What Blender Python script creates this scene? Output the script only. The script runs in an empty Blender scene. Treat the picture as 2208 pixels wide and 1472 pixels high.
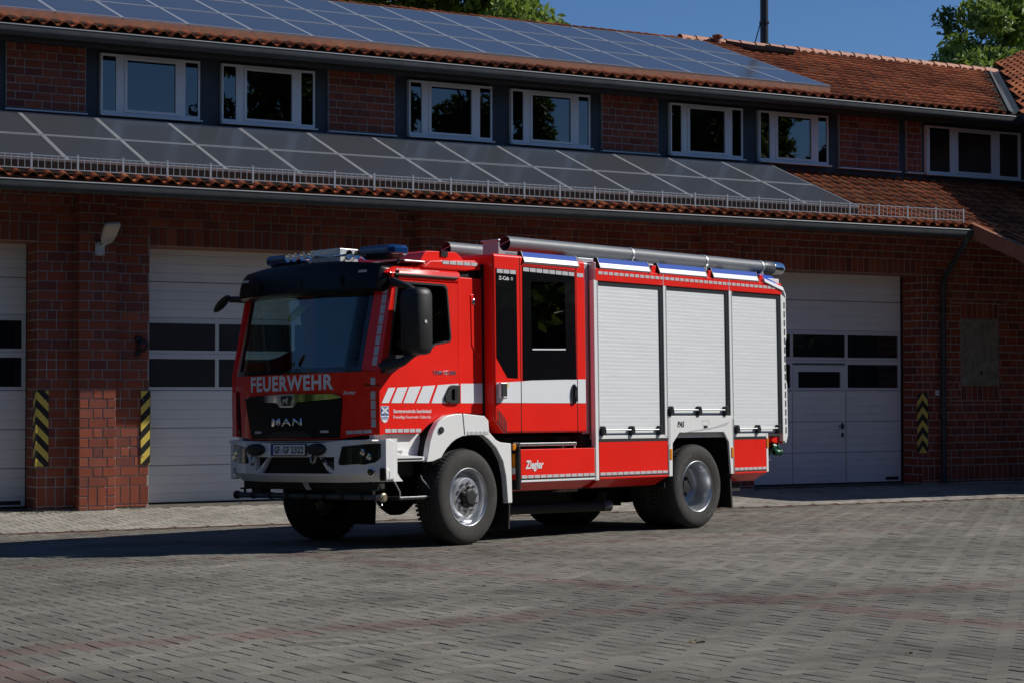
import bpy, bmesh, math, random
import numpy as np
from mathutils import Matrix, Vector
from mathutils.geometry import tessellate_polygon

random.seed(7); rng = np.random.default_rng(7)
SC = bpy.context.scene; COL = SC.collection
# ------------------------------------------------------------------ camera
PXW, PXH, FPX = 2208, 1472, 4221.0
CAMZ = 1.6275; PITCH = math.radians(1.4505); YAW = math.radians(29.467)
CD = np.array([math.sin(YAW)*math.cos(PITCH), math.cos(YAW)*math.cos(PITCH), math.sin(PITCH)])
CR = np.array([math.cos(YAW), -math.sin(YAW), 0.0]); CU = np.cross(CR, CD)
CO = np.array([0, 0, CAMZ])
cam = bpy.data.cameras.new('camera'); cam.sensor_width = 36; cam.lens = 36*FPX/PXW
cam.clip_start = .1; cam.clip_end = 2000
camo = bpy.data.objects.new('camera', cam); COL.objects.link(camo)
camo.matrix_world = Matrix(((CR[0], CU[0], -CD[0], 0), (CR[1], CU[1], -CD[1], 0), (CR[2], CU[2], -CD[2], CAMZ), (0, 0, 0, 1)))
SC.camera = camo
# ------------------------------------------------------------------ sky and sun
SUNV = Vector((1.2, -.45, 1.0)).normalized()
EL = math.asin(SUNV.z); AZ = math.atan2(SUNV.x, SUNV.y)
world = bpy.data.worlds.new('World'); SC.world = world; world.use_nodes = True
wn = world.node_tree; sky = wn.nodes.new('ShaderNodeTexSky'); sky.sky_type = 'NISHITA'
sky.sun_disc = False; sky.sun_elevation = EL; sky.sun_rotation = AZ
sky.altitude = 0; sky.air_density = 0.85; sky.dust_density = 0.0; sky.ozone_density = 10.0
bg = wn.nodes['Background']; bg.inputs[1].default_value = 0.078
wn.links.new(sky.outputs[0], bg.inputs[0])
sun = bpy.data.lights.new('sun', 'SUN'); sun.energy = 4.6; sun.angle = math.radians(.53); sun.color = (1.0, .95, .87)
suno = bpy.data.objects.new('sun', sun); COL.objects.link(suno); suno.location = (20, -8, 18)
suno.rotation_euler = (-SUNV).to_track_quat('-Z', 'Y').to_euler()
vs = SC.view_settings; vs.view_transform = 'Standard'; vs.look = 'None'; vs.exposure = 0.0; vs.gamma = 1.0
vs.use_curve_mapping = False
SC.cycles.max_bounces = 6; SC.cycles.transparent_max_bounces = 12

# ------------------------------------------------------------------ pixel -> place helpers
def ray(px, py): return CD*FPX + CR*(px-PXW/2) - CU*(py-PXH/2)
def onY(px, py, Y):
    w = ray(px, py); return CO + w*(Y/w[1])
def proj(P):
    q = np.asarray(P, float)-CO; z = q@CD
    return np.stack([PXW/2+FPX*(q@CR)/z, PXH/2-FPX*(q@CU)/z], -1)
def zyard(Y): return -.02405*(Y-19.151)
CHY = 23.9; CHZ = zyard(CHY); DOORY = 27.2
def zapron(Y): return CHZ + (0.012-CHZ)*(Y-CHY)/(DOORY-CHY)
def zground(Y): return zyard(max(Y, -3)) if Y < CHY else zapron(min(Y, DOORY))

# ------------------------------------------------------------------ mesh builder
class MB:
    def __init__(s, flip=False): s.v = []; s.f = []; s.m = []; s.flip = flip
    def add(s, vs, fs, mi=0):
        n = len(s.v); s.v += [tuple(map(float, p)) for p in vs]
        for f in fs: s.f.append([n+i for i in f]); s.m.append(mi)
        return s
    def box(s, x0, x1, y0, y1, z0, z1, mi=0):
        return s.add([(x0,y0,z0),(x1,y0,z0),(x1,y1,z0),(x0,y1,z0),(x0,y0,z1),(x1,y0,z1),(x1,y1,z1),(x0,y1,z1)],
                     [(0,3,2,1),(4,5,6,7),(0,1,5,4),(1,2,6,5),(2,3,7,6),(3,0,4,7)], mi)
    def prism(s, outer, axis, lo, hi, holes=(), mi=0):
        # polygon in the plane across axis; axis 'y': (x,z), 'x': (y,z), 'z': (x,y)
        mk = {'y': lambda p, t: (p[0], t, p[1]), 'x': lambda p, t: (t, p[0], p[1]), 'z': lambda p, t: (p[0], p[1], t)}[axis]
        loops = [list(outer)]+[list(h) for h in holes]
        flat = [p for l in loops for p in l]; n = len(flat)
        tris = tessellate_polygon([[Vector((p[0], p[1], 0)) for p in l] for l in loops]) if (holes or len(outer) > 4) else [tuple(range(n))]
        vs = [mk(p, lo) for p in flat]+[mk(p, hi) for p in flat]; fs = []
        for t in tris: fs.append(tuple(t)); fs.append(tuple(n+i for i in reversed(t)))
        k = 0
        for l in loops:
            m = len(l)
            for i in range(m):
                a, b = k+i, k+(i+1) % m; fs.append((a, b, n+b, n+a))
            k += m
        return s.add(vs, fs, mi)
    def grid_frame(s, x0, x1, z0, z1, y0, y1, holes, mi=0):
        # flat frame with a row of rectangular openings, made of bars butted end to end
        hs = sorted(holes); e = x0
        for (a, b, c, d) in hs:
            s.box(e, a, y0, y1, z0, z1, mi)
            if c > z0+1e-4: s.box(a, b, y0, y1, z0, c, mi)
            if d < z1-1e-4: s.box(a, b, y0, y1, d, z1, mi)
            e = b
        return s.box(e, x1, y0, y1, z0, z1, mi)
    def loft(s, rings, cap=True, mi=0, closed=True):
        m = len(rings[0]); vs = [p for r in rings for p in r]; fs = []
        for i in range(len(rings)-1):
            for j in range(m if closed else m-1):
                a = i*m+j; b = i*m+(j+1) % m; fs.append((a, b, b+m, a+m))
        if cap and closed: fs.append(tuple(range(m))[::-1]); fs.append(tuple((len(rings)-1)*m+j for j in range(m)))
        return s.add(vs, fs, mi)
    def tube(s, pts, r, seg=8, mi=0, cap=True):
        pts = [Vector(p) for p in pts]; rings = []
        rr = r if hasattr(r, '__len__') else [r]*len(pts); up = None
        for i, p in enumerate(pts):
            d = (pts[min(i+1, len(pts)-1)]-pts[max(i-1, 0)]).normalized()
            if up is None: up = Vector((0, 0, 1)) if abs(d.z) < .9 else Vector((1, 0, 0))
            x = d.cross(up).normalized(); y = x.cross(d).normalized(); up = y
            rings.append([p+x*math.cos(t)*rr[i]+y*math.sin(t)*rr[i] for t in [2*math.pi*k/seg for k in range(seg)]])
        return s.loft(rings, cap, mi)
    def lathe(s, prof, org, axis, seg=40, mi=0, closed=False):
        ax = Vector(axis).normalized(); o = Vector(org)
        x = ax.cross(Vector((0, 0, 1)) if abs(ax.z) < .9 else Vector((1, 0, 0))).normalized(); y = ax.cross(x)
        rings = [[o+ax*h+(x*math.cos(2*math.pi*k/seg)+y*math.sin(2*math.pi*k/seg))*max(r, 1e-4) for k in range(seg)] for r, h in prof]
        if closed: rings.append(rings[0])
        return s.loft(rings, False, mi)
    def build(s, name, mats, parent=None, smooth=None, bevel=0, bseg=2, recalc=True, solid=0):
        me = bpy.data.meshes.new(name)
        v = [(a, -b, c) for a, b, c in s.v] if s.flip else s.v
        me.from_pydata(v, [], s.f)
        mats = mats if isinstance(mats, (list, tuple)) else [mats]
        for m in mats: me.materials.append(MAT[m])
        me.polygons.foreach_set('material_index', s.m)
        if recalc:
            bm = bmesh.new(); bm.from_mesh(me); bmesh.ops.remove_doubles(bm, verts=bm.verts, dist=1e-5)
            bmesh.ops.recalc_face_normals(bm, faces=bm.faces); bm.to_mesh(me); bm.free()
        if smooth is not None or bevel:
            me.polygons.foreach_set('use_smooth', [True]*len(me.polygons))
            me.set_sharp_from_angle(angle=math.radians(smooth if smooth is not None else 40))
        me.update()
        return link(name, me, parent, bevel, bseg, solid)
def link(name, me, parent=None, bevel=0, bseg=2, solid=0):
    o = bpy.data.objects.new(name, me); COL.objects.link(o)
    if parent is not None: o.parent = parent
    if solid:
        m = o.modifiers.new('solid', 'SOLIDIFY'); m.thickness = solid
    if bevel:
        m = o.modifiers.new('bevel', 'BEVEL'); m.width = bevel; m.segments = bseg; m.limit_method = 'ANGLE'
        m.angle_limit = math.radians(35); m.harden_normals = True
    return o
def tag(o, label=None, cat=None, group=None, kind=None):
    if label: o['label'] = label
    if cat: o['category'] = cat
    if group: o['group'] = group
    if kind: o['kind'] = kind
    return o
def empty(name, loc=(0, 0, 0), parent=None, label=None, cat=None, group=None):
    o = bpy.data.objects.new(name, None); COL.objects.link(o); o.location = loc; o.empty_display_size = .2
    if parent is not None: o.parent = parent
    return tag(o, label, cat, group)
def arrmesh(name, V, F, mats, tint=None, mi=None):
    me = bpy.data.meshes.new(name); me.vertices.add(len(V)); me.vertices.foreach_set('co', np.asarray(V, np.float32).ravel())
    k = F.shape[1]; me.loops.add(F.size); me.loops.foreach_set('vertex_index', F.astype(np.int32).ravel())
    me.polygons.add(len(F)); me.polygons.foreach_set('loop_start', np.arange(0, F.size, k, dtype=np.int32))
    me.polygons.foreach_set('loop_total', np.full(len(F), k, np.int32))
    for m in mats: me.materials.append(MAT[m])
    if tint is not None:
        at = me.attributes.new('tint', 'FLOAT', 'FACE'); at.data.foreach_set('value', np.asarray(tint, np.float32))
    if mi is not None: me.polygons.foreach_set('material_index', mi.astype(np.int32))
    me.update(calc_edges=True); me.polygons.foreach_set('use_smooth', [False]*len(F)); return me

# ------------------------------------------------------------------ materials
MAT = {}
def nodes(name):
    m = bpy.data.materials.new(name); m.use_nodes = True; MAT[name] = m
    nt = m.node_tree; return m, nt, nt.nodes['Principled BSDF']
def N(nt, typ, **kw):
    n = nt.nodes.new(typ)
    for k, v in kw.items():
        if k.startswith('i_'): n.inputs[k[2:].replace('_', ' ')].default_value = v
        else: setattr(n, k, v)
    return n
def noise(nt, scale, detail=4, rough=.55, coord='Object', stretch=None):
    tc = N(nt, 'ShaderNodeTexCoord'); n = N(nt, 'ShaderNodeTexNoise'); n.inputs['Scale'].default_value = scale
    n.inputs['Detail'].default_value = detail; n.inputs['Roughness'].default_value = rough
    if stretch:
        mp = N(nt, 'ShaderNodeMapping'); mp.inputs['Scale'].default_value = stretch
        nt.links.new(tc.outputs[coord], mp.inputs[0]); nt.links.new(mp.outputs[0], n.inputs['Vector'])
    else: nt.links.new(tc.outputs[coord], n.inputs['Vector'])
    return n
def ramp(nt, src, stops):
    r = N(nt, 'ShaderNodeValToRGB'); el = r.color_ramp.elements
    while len(el) < len(stops): el.new(.5)
    for e, (p, c) in zip(el, stops): e.position = p; e.color = (*c, 1)
    nt.links.new(src, r.inputs[0]); return r
def mul(nt, a, b, fac=1.0, mode='MULTIPLY'):
    m = N(nt, 'ShaderNodeMix', data_type='RGBA', blend_type=mode); m.inputs['Factor'].default_value = fac
    for s, q in ((6, a), (7, b)):
        if isinstance(q, tuple): m.inputs[s].default_value = (*q, 1)
        else: nt.links.new(q, m.inputs[s])
    return m.outputs[2]
def pm(name, col, rough=.5, metal=0, coat=0, var=0, vscale=6, bump=0, bscale=60, stretch=None, spec=.5, rvar=0):
    m, nt, b = nodes(name); b.inputs['Base Color'].default_value = (*col, 1)
    b.inputs['Roughness'].default_value = rough; b.inputs['Metallic'].default_value = metal
    b.inputs['Coat Weight'].default_value = coat; b.inputs['Coat Roughness'].default_value = .04
    b.inputs['Specular IOR Level'].default_value = spec
    if var:
        n = noise(nt, vscale, 5, .6, stretch=stretch); r = ramp(nt, n.outputs[0], [(.3, (1-var,)*3), (.7, (1+var*.5,)*3)])
        nt.links.new(mul(nt, col, r.outputs[0]), b.inputs['Base Color'])
    if rvar:
        n = noise(nt, vscale*.7+2, 4); r = N(nt, 'ShaderNodeMapRange'); r.inputs[3].default_value = max(0, rough-rvar); r.inputs[4].default_value = min(1, rough+rvar)
        nt.links.new(n.outputs[0], r.inputs[0]); nt.links.new(r.outputs[0], b.inputs['Roughness'])
    if bump:
        n = noise(nt, bscale, 3); bp = N(nt, 'ShaderNodeBump'); bp.inputs['Strength'].default_value = bump; bp.inputs['Distance'].default_value = .01
        nt.links.new(n.outputs[0], bp.inputs['Height']); nt.links.new(bp.outputs[0], b.inputs['Normal'])
    return m
def tinted(name, stops, rough=.8, grain=.25, gscale=40, bump=.25, patch=.0, pscale=.6, spec=.3):
    # colour picked by each piece's own 'tint' value, plus grain and worn patches
    m, nt, b = nodes(name); at = N(nt, 'ShaderNodeAttribute', attribute_name='tint')
    r = ramp(nt, at.outputs['Fac'], stops); c = r.outputs[0]
    n = noise(nt, gscale, 6, .7); rr = ramp(nt, n.outputs[0], [(.3, (1-grain,)*3), (.72, (1+grain*.7,)*3)]); c = mul(nt, c, rr.outputs[0])
    if patch:
        g = N(nt, 'ShaderNodeNewGeometry'); n2 = N(nt, 'ShaderNodeTexNoise'); n2.inputs['Scale'].default_value = pscale; n2.inputs['Detail'].default_value = 5
        nt.links.new(g.outputs['Position'], n2.inputs['Vector'])
        r2 = ramp(nt, n2.outputs[0], [(.35, (1-patch,)*3), (.65, (1+patch*.6,)*3)]); c = mul(nt, c, r2.outputs[0])
    nt.links.new(c, b.inputs['Base Color']); b.inputs['Roughness'].default_value = rough; b.inputs['Specular IOR Level'].default_value = spec
    bp = N(nt, 'ShaderNodeBump'); bp.inputs['Strength'].default_value = bump; bp.inputs['Distance'].default_value = .01
    nt.links.new(n.outputs[0], bp.inputs['Height']); nt.links.new(bp.outputs[0], b.inputs['Normal'])
    return m
def glassmat(name, tint, gloss=1.0, base=.04):
    m = bpy.data.materials.new(name); m.use_nodes = True; MAT[name] = m; nt = m.node_tree
    nt.nodes.remove(nt.nodes['Principled BSDF'])
    t = N(nt, 'ShaderNodeBsdfTransparent'); t.inputs[0].default_value = (*tint, 1)
    g = N(nt, 'ShaderNodeBsdfGlossy'); g.inputs['Roughness'].default_value = .01
    fr = N(nt, 'ShaderNodeFresnel'); fr.inputs[0].default_value = 1.52
    mm = N(nt, 'ShaderNodeMath', operation='MULTIPLY_ADD'); mm.inputs[1].default_value = gloss; mm.inputs[2].default_value = base
    nt.links.new(fr.outputs[0], mm.inputs[0])
    x = N(nt, 'ShaderNodeMixShader'); nt.links.new(mm.outputs[0], x.inputs[0]); nt.links.new(t.outputs[0], x.inputs[1]); nt.links.new(g.outputs[0], x.inputs[2])
    nt.links.new(x.outputs[0], nt.nodes['Material Output'].inputs[0])
tinted('paver', [(0, (.155, .144, .122)), (.25, (.21, .196, .166)), (.5, (.178, .168, .148)), (.75, (.24, .222, .186)), (.76, (.172, .130, .113)), (1, (.198, .146, .125))], .88, .42, 85, .45, .26, .33)
def stains(name, scale, stretch, lo, hi, dark, bright=1.0):
    m = MAT[name]; nt = m.node_tree; b = nt.nodes['Principled BSDF']; src = b.inputs['Base Color'].links[0].from_socket
    g = N(nt, 'ShaderNodeNewGeometry'); mp = N(nt, 'ShaderNodeMapping'); mp.inputs['Scale'].default_value = stretch; mp.inputs['Rotation'].default_value = (0, 0, .35)
    n = N(nt, 'ShaderNodeTexNoise'); n.inputs['Scale'].default_value = scale; n.inputs['Detail'].default_value = 6; n.inputs['Roughness'].default_value = .62
    nt.links.new(g.outputs['Position'], mp.inputs[0]); nt.links.new(mp.outputs[0], n.inputs['Vector'])
    r = ramp(nt, n.outputs[0], [(lo, (dark,)*3), (hi, (bright,)*3)]); nt.links.new(mul(nt, src, r.outputs[0]), b.inputs['Base Color'])
stains('paver', .9, (1, 1, 1), .36, .50, .70); stains('paver', .55, (.35, 2.2, 1), .56, .72, 1.0, 1.32)
tinted('paver_apron', [(0, (.27, .25, .22)), (.5, (.33, .31, .27)), (1, (.38, .355, .31))], .85, .28, 55, .35, .2, .6)
tinted('brick', [(0, (.22, .056, .031)), (.3, (.33, .082, .042)), (.6, (.26, .070, .043)), (.8, (.18, .055, .045)), (1, (.37, .105, .055))], .72, .3, 35, .3)
tinted('tile', [(0, (.27, .070, .026)), (.5, (.42, .115, .040)), (1, (.52, .17, .065))], .75, .3, 25, .2, .3, .5, .2)
stains('brick', 1.3, (1, 1, .45), .34, .52, .78); stains('tile', .8, (1, .4, 1), .36, .55, .68)
pm('joint_sand', (.11, .10, .082), .95, var=.4, vscale=8, bump=.3)
pm('mortar', (.38, .355, .33), .95, var=.25, vscale=12, bump=.3)
pm('roof_deck', (.022, .016, .014), .95, spec=.1)
pm('door_white', (.80, .81, .80), .42, var=.05, vscale=3)
pm('door_alu', (.66, .69, .72), .4, metal=.0, var=.05)
pm('rubber_seal', (.012, .012, .013), .8)
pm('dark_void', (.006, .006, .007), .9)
pm('slate', (.045, .056, .07), .55, var=.15, vscale=4)
pm('soffit', (.035, .03, .028), .8)
pm('frame_white', (.76, .77, .78), .4)
pm('zinc', (.045, .052, .056), .55, metal=.0, var=.3, vscale=4, rvar=.1, spec=.35)
pm('bead', (.30, .32, .34), .6, metal=.3); pm('visor', (.004, .004, .006), .3, spec=.25)
pm('galv', (.48, .51, .54), .42, metal=.7, var=.2, vscale=20)
pm('panel_frame', (.66, .68, .70), .35, metal=.6)
pm('verge', (.30, .12, .065), .7, var=.25, vscale=8)
pm('board', (.26, .235, .19), .95, var=.45, vscale=7, bump=.4, bscale=30)
pm('hz_yellow', (.72, .55, .10), .45); pm('hz_black', (.012, .012, .012), .5)
pm('lamp_body', (.55, .57, .58), .35, metal=.3); pm('lamp_lens', (.55, .53, .45), .25); pm('plate_paint', (.50, .54, .58), .45)
pm('flue', (.03, .032, .035), .4, metal=.5)
pm('bark', (.09, .065, .045), .9, var=.4, vscale=15, bump=.5)
# truck
pm('red', (.82, .016, .008), .36, coat=.5, var=.05, vscale=2.2, spec=.3, bump=.012, bscale=3.5, rvar=.08); MAT['red'].node_tree.nodes['Principled BSDF'].inputs['Coat Roughness'].default_value = .03
pm('white', (.80, .81, .81), .3, coat=.6)
pm('stripe_white', (.74, .77, .80), .35)
pm('reflect', (.52, .52, .54), .4)
pm('black_pl', (.014, .015, .016), .5, var=.2, vscale=12, bump=.06, bscale=200)
pm('black_gl', (.006, .006, .008), .06, coat=.5)
pm('grille', (.004, .005, .005), .5, spec=.25)
pm('chassis', (.010, .010, .010), .7, var=.3, vscale=9)
pm('rubber', (.034, .033, .031), .85, var=.3, vscale=14, bump=.15, bscale=90)
pm('rim', (.52, .54, .57), .32, metal=.75, var=.12, vscale=9, rvar=.08)
pm('hub', (.03, .03, .03), .5, metal=.3); pm('nut', (.45, .46, .47), .35, metal=.9)
pm('chrome', (.80, .82, .84), .08, metal=1.0)
pm('alu', (.62, .65, .66), .36, metal=.7, var=.08, vscale=4)
pm('shutter', (.74, .78, .79), .45, metal=.15, var=.06, vscale=1.6, stretch=(1, 1, 10))
pm('seal', (.008, .010, .013), .45)
pm('blue', (.0, .06, .40), .6, spec=.15)
pm('blue_lens', (.004, .03, .12), .08, coat=1.0)
pm('orange', (.75, .24, .012), .3, coat=.5)
pm('green', (.0, .10, .045), .4)
pm('yellow', (.70, .48, .05), .5)
pm('pipe', (.12, .137, .155), .5, var=.12, vscale=5, rvar=.08); pm('pipe_dark', (.06, .07, .08), .4)
pm('plate_blue', (.01, .04, .30), .4); pm('seat', (.03, .032, .036), .85)
pm('lamp_glass', (.02, .022, .022), .06, coat=1.0); pm('decal_blue', (.02, .06, .25), .4)
pm('brass', (.50, .44, .32), .35, metal=.9); pm('dirty', (.22, .21, .19), .8, var=.4, vscale=20, bump=.6, bscale=40)
glassmat('glass_clear', (.84, .92, .90), .22, .0); glassmat('glass_dark', (.55, .60, .60), .7, .01)
glassmat('glass_house', (.05, .055, .06), 1.0, .10); glassmat('glass_pane', (.60, .63, .66), .8, .02); pm('room_grey', (.16, .165, .175), .9)
# solar cells
m, nt, b = nodes('solar'); tc = N(nt, 'ShaderNodeTexCoord'); wv = N(nt, 'ShaderNodeTexWave'); wv.bands_direction = 'X'; wv.inputs['Scale'].default_value = 6.0
nt.links.new(tc.outputs['Object'], wv.inputs[0]); r = ramp(nt, wv.outputs[0], [(.0, (.050, .058, .072)), (.88, (.046, .054, .068)), (.96, (.11, .118, .13))])
nt.links.new(r.outputs[0], b.inputs['Base Color']); b.inputs['Roughness'].default_value = .35; b.inputs['Coat Weight'].default_value = .7; b.inputs['Coat Roughness'].default_value = .16
# leaves
def leafmat(name, c1, c2):
    m, nt, b = nodes(name); at = N(nt, 'ShaderNodeAttribute', attribute_name='tint'); r = ramp(nt, at.outputs['Fac'], [(0, c1), (1, c2)])
    nt.links.new(r.outputs[0], b.inputs['Base Color']); b.inputs['Roughness'].default_value = .55
    tr = N(nt, 'ShaderNodeBsdfTranslucent'); nt.links.new(r.outputs[0], tr.inputs[0]); x = N(nt, 'ShaderNodeMixShader'); x.inputs[0].default_value = .35
    nt.links.new(b.outputs[0], x.inputs[1]); nt.links.new(tr.outputs[0], x.inputs[2]); nt.links.new(x.outputs[0], nt.nodes['Material Output'].inputs[0])
leafmat('leaf_spring', (.12, .19, .03), (.27, .36, .06)); leafmat('leaf_deep', (.05, .09, .02), (.13, .18, .035)); leafmat('leaf_weed', (.05, .08, .015), (.14, .17, .04))
pm('leaf_dry', (.16, .13, .07), .8)
# ground beyond the stones
m, nt, b = nodes('ground'); n = noise(nt, 3, 6, .6); r = ramp(nt, n.outputs[0], [(.3, (.07, .066, .058)), (.7, (.11, .104, .09))])
nt.links.new(r.outputs[0], b.inputs['Base Color']); b.inputs['Roughness'].default_value = .95
# ================================================================== GROUND
PRO = [(-140, .533), (-3, .533), (CHY, CHZ), (DOORY, .012), (160, .012)]
mb = MB()
for (y0, z0), (y1, z1) in zip(PRO[:-1], PRO[1:]):
    mb.add([(-150, y0, z0-.035), (170, y0, z0-.035), (170, y1, z1-.035), (-150, y1, z1-.035)], [(0, 1, 2, 3)])
tag(mb.build('ground', 'ground', recalc=False), kind='structure')
def bed(name, x0, x1, y0, y1, zf):
    return tag(MB().add([(x0, y0, zf(y0)-.010), (x1, y0, zf(y0)-.010), (x1, y1, zf(y1)-.010), (x0, y1, zf(y1)-.010)], [(0, 1, 2, 3)]).build(name, 'joint_sand', recalc=False), kind='structure')
yard = bed('yard_paving', 0, 33, 3, CHY-.06, zyard)
apron = bed('apron_paving', -6, 33, CHY+.06, DOORY+.1, zapron)
def herring(x0, x1, y0, y1, W):
    nx0, nx1, ny0, ny1 = int(x0/W)-2, int(x1/W)+2, int(y0/W)-2, int(y1/W)+2
    R = []
    for x in range(nx0, nx1):
        for y in range(ny0, ny1):
            k = (x-y) % 4
            if k == 0: R.append((x*W, (x+2)*W, y*W, (y+1)*W))
            elif k == 3: R.append((x*W, (x+1)*W, y*W, (y+2)*W))
    R = np.array(R); c = np.stack([(R[:, 0]+R[:, 1])/2, (R[:, 2]+R[:, 3])/2], 1)
    return R[(R[:, 0] > x0-W) & (R[:, 1] < x1+W) & (R[:, 2] > y0-W*.3) & (R[:, 3] < y1+W*.3)]
def stone_geo(R, zf, gap, th=.03, ch=.003, jit=.0010):
    n = len(R); x0, x1, y0, y1 = [R[:, i] for i in range(4)]
    x0 = x0+gap; x1 = x1-gap; y0 = y0+gap; y1 = y1-gap
    tx, ty = rng.normal(0, .0025, n), rng.normal(0, .0025, n); dz = rng.normal(0, jit, n)
    def ring(ins, dzr):
        out = []
        for X, Y in ((x0+ins, y0+ins), (x1-ins, y0+ins), (x1-ins, y1-ins), (x0+ins, y1-ins)):
            Z = zf(Y)+dz+tx*(X-(x0+x1)/2)+ty*(Y-(y0+y1)/2)+dzr; out.append(np.stack([X, Y, Z], 1))
        return np.stack(out, 1)
    V = np.concatenate([ring(ch, 0), ring(0, -ch), ring(0, -th)], 1).reshape(-1, 3)
    f = [(0, 1, 2, 3)]
    for a in (0, 4):
        for i in range(4): j = (i+1) % 4; f.append((a+4+i, a+4+j, a+j, a+i))
    f = np.array(f); F = (f[None]+12*np.arange(n)[:, None, None]).reshape(-1, 4)
    return V, F
def stone_objs(R, tint, zf, slope, parent, mat, name):
    cache = {}
    for r, t in zip(R, tint):
        t = round(float(t)*10)/10; hor = (r[1]-r[0]) > (r[3]-r[2]); key = (hor, t)
        if key not in cache:
            w, h = (r[1]-r[0])/2, (r[3]-r[2])/2
            V, F = stone_geo(np.array([[-w, w, -h, h]]), lambda y: 0*y, .0028, jit=0)
            cache[key] = arrmesh(name, V, F, [mat], np.full(len(F), t))
        o = link(name, cache[key], parent); cx, cy = (r[0]+r[1])/2, (r[2]+r[3])/2
        o.location = (cx, cy, zf(cy)+random.gauss(0, .0010)); o.rotation_euler = (slope+random.gauss(0, .0025), random.gauss(0, .0025), random.gauss(0, .006))
def pave(parent, zf, slope, box, W, mat, name, nobj, tintf, margin=260):
    R = herring(*box, W); cx, cy = (R[:, 0]+R[:, 1])/2, (R[:, 2]+R[:, 3])/2
    P = np.stack([cx, cy, zf(cy)], 1); q = proj(P); dep = (P-CO)@CD
    ok = (dep > 1) & (q[:, 0] > -margin) & (q[:, 0] < PXW+margin) & (q[:, 1] < PXH+220)
    R, q, dep, cx, cy = R[ok], q[ok], dep[ok], cx[ok], cy[ok]
    tint = tintf(cx, cy, len(R))
    inside = (q[:, 0] > 0) & (q[:, 0] < PXW) & (q[:, 1] < PXH)
    size = np.where(inside, 1/dep**3, 0); order = np.argsort(-size); top = order[:nobj]; rest = order[nobj:]
    if nobj: stone_objs(R[top], tint[top], zf, slope, parent, mat, name)
    V, F = stone_geo(R[rest], zf, .0028)
    o = link(name+'_field', arrmesh(name+'_field', V, F, [mat], np.repeat(tint[rest], 9)), parent); o['kind'] = 'stuff'
def yard_tint(cx, cy, n):
    t = rng.random(n)*.74
    red = (np.abs(cy-10.75-.02*(cx-3)) < .20) | (np.abs(cx-2.45) < .32) | (np.abs(cx-7.9+.06*(cy-14)) < .17) | (np.abs(cy-17.6) < .12)
    return np.where(red & (rng.random(n) < .8), .78+.22*rng.random(n), t)
pave(yard, zyard, math.atan(-.02405), (.5, 29, 6.2, CHY-.08), .112, 'paver', 'paving_stone', 300, yard_tint)
pave(apron, zapron, math.atan(.039), (4, 29, CHY+.08, 26.60), .112, 'paver_apron', 'apron_stone', 0, lambda a, b, n: rng.random(n))
# drainage channel: two rusty rails and a slotted grate
dc = empty('drain_channel', (0, CHY, CHZ), label='narrow rusty drainage channel between the yard paving and the door apron', cat='drain')
pm('rust', (.16, .09, .055), .85, var=.4, vscale=9)
for dy in (-.05, .036): MB().box(-6, 33, dy, dy+.014, -.03, .004).build('channel_rail', 'rust', dc)
g = MB()
for i in range(0, 700): x = 2+i*.045; g.box(x, x+.018, -.036, .036, -.012, -.001)
tag(g.build('channel_grate', 'rust', dc, recalc=False), kind='stuff')
MB().box(-6, 33, -.05, .05, -.05, -.03).build('channel_floor', 'dark_void', dc)

# ================================================================== FIRE STATION
ST = empty('fire_station', (15, 27, 0), label='brick fire station with tiled roofs and white sectional doors', cat='building')
ST.location = (0, 0, 0)
WY, PY = 26.62, 26.40            # wall face, pier face
OPEN = [(-1.41+5.28*i, 2.27+5.28*i) for i in range(0, 5)]   # door openings on the wall face
OPEN = [(a, b) for a, b in OPEN]; PIERS = [(8.07+5.28*i, 8.60+5.28*i) for i in range(-2, 3)]
XL, XR, ZTOP = -6.0, 27.3, 4.95; DTOP = 3.68; CP = .1348
BR = []   # (plane, pos, u0, u1, z0, z1)
def row(pl, pos, u0, u1, z0, z1, k):
    u = u0-(.133 if k % 2 else 0)-(.066 if pl == 'f' and k % 4 == 2 else 0)
    while u < u1-.01:
        w = .133 if random.random() < .22 else .266
        a, b = max(u, u0), min(u+w, u1)
        if b-a > .03: BR.append((pl, pos, a, b, z0, z1))
        u += w
def soldiers(pl, pos, u0, u1, z0, z1):
    n = max(1, round((u1-u0)/.1335)); w = (u1-u0)/n
    for i in range(n): BR.append((pl, pos, u0+i*w, u0+(i+1)*w, z0, z1))
def zone(pl, pos, u0, u1, ztop):
    row(pl, pos, u0, u1, .0, .045, 0); soldiers(pl, pos, u0, u1, .045, .31)
    for k in range(25): row(pl, pos, u0, u1, .31+k*CP, .31+(k+1)*CP, k)
edges = [XL]+[e for o in OPEN for e in o]+[XR]
for i in range(0, len(edges), 2):
    a, b = edges[i], edges[i+1]
    if b < 5: continue
    pr = [p for p in PIERS if p[0] > a and p[1] < b]
    segs = [(a, pr[0][0]), (pr[0][1], b)] if pr else [(a, b)]
    for s0, s1 in segs: zone('f', WY, s0, s1, DTOP)
for a, b in OPEN:
    if b > 5: soldiers('f', WY, a-.0, b+.0, DTOP, DTOP+.265)
prx = [p for p in PIERS if p[1] > 5]
for i in range(0, len(edges), 2):
    a, b = edges[i], edges[i+1]
    if b > 5:
        pr = [p for p in PIERS if p[0] > a and p[1] < b]
        for s0, s1 in ([(a, pr[0][0]), (pr[0][1], b)] if pr else [(a, b)]):
            for k in range(2): row('f', WY, s0, s1, DTOP+k*.1325, DTOP+(k+1)*.1325, k)
cuts = [4.5]+[v for p in prx for v in p]+[XR]
for i in range(0, len(cuts), 2):
    for k in range(8): row('f', WY, cuts[i], cuts[i+1], DTOP+.265+k*.1255, DTOP+.265+(k+1)*.1255, k)
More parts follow.
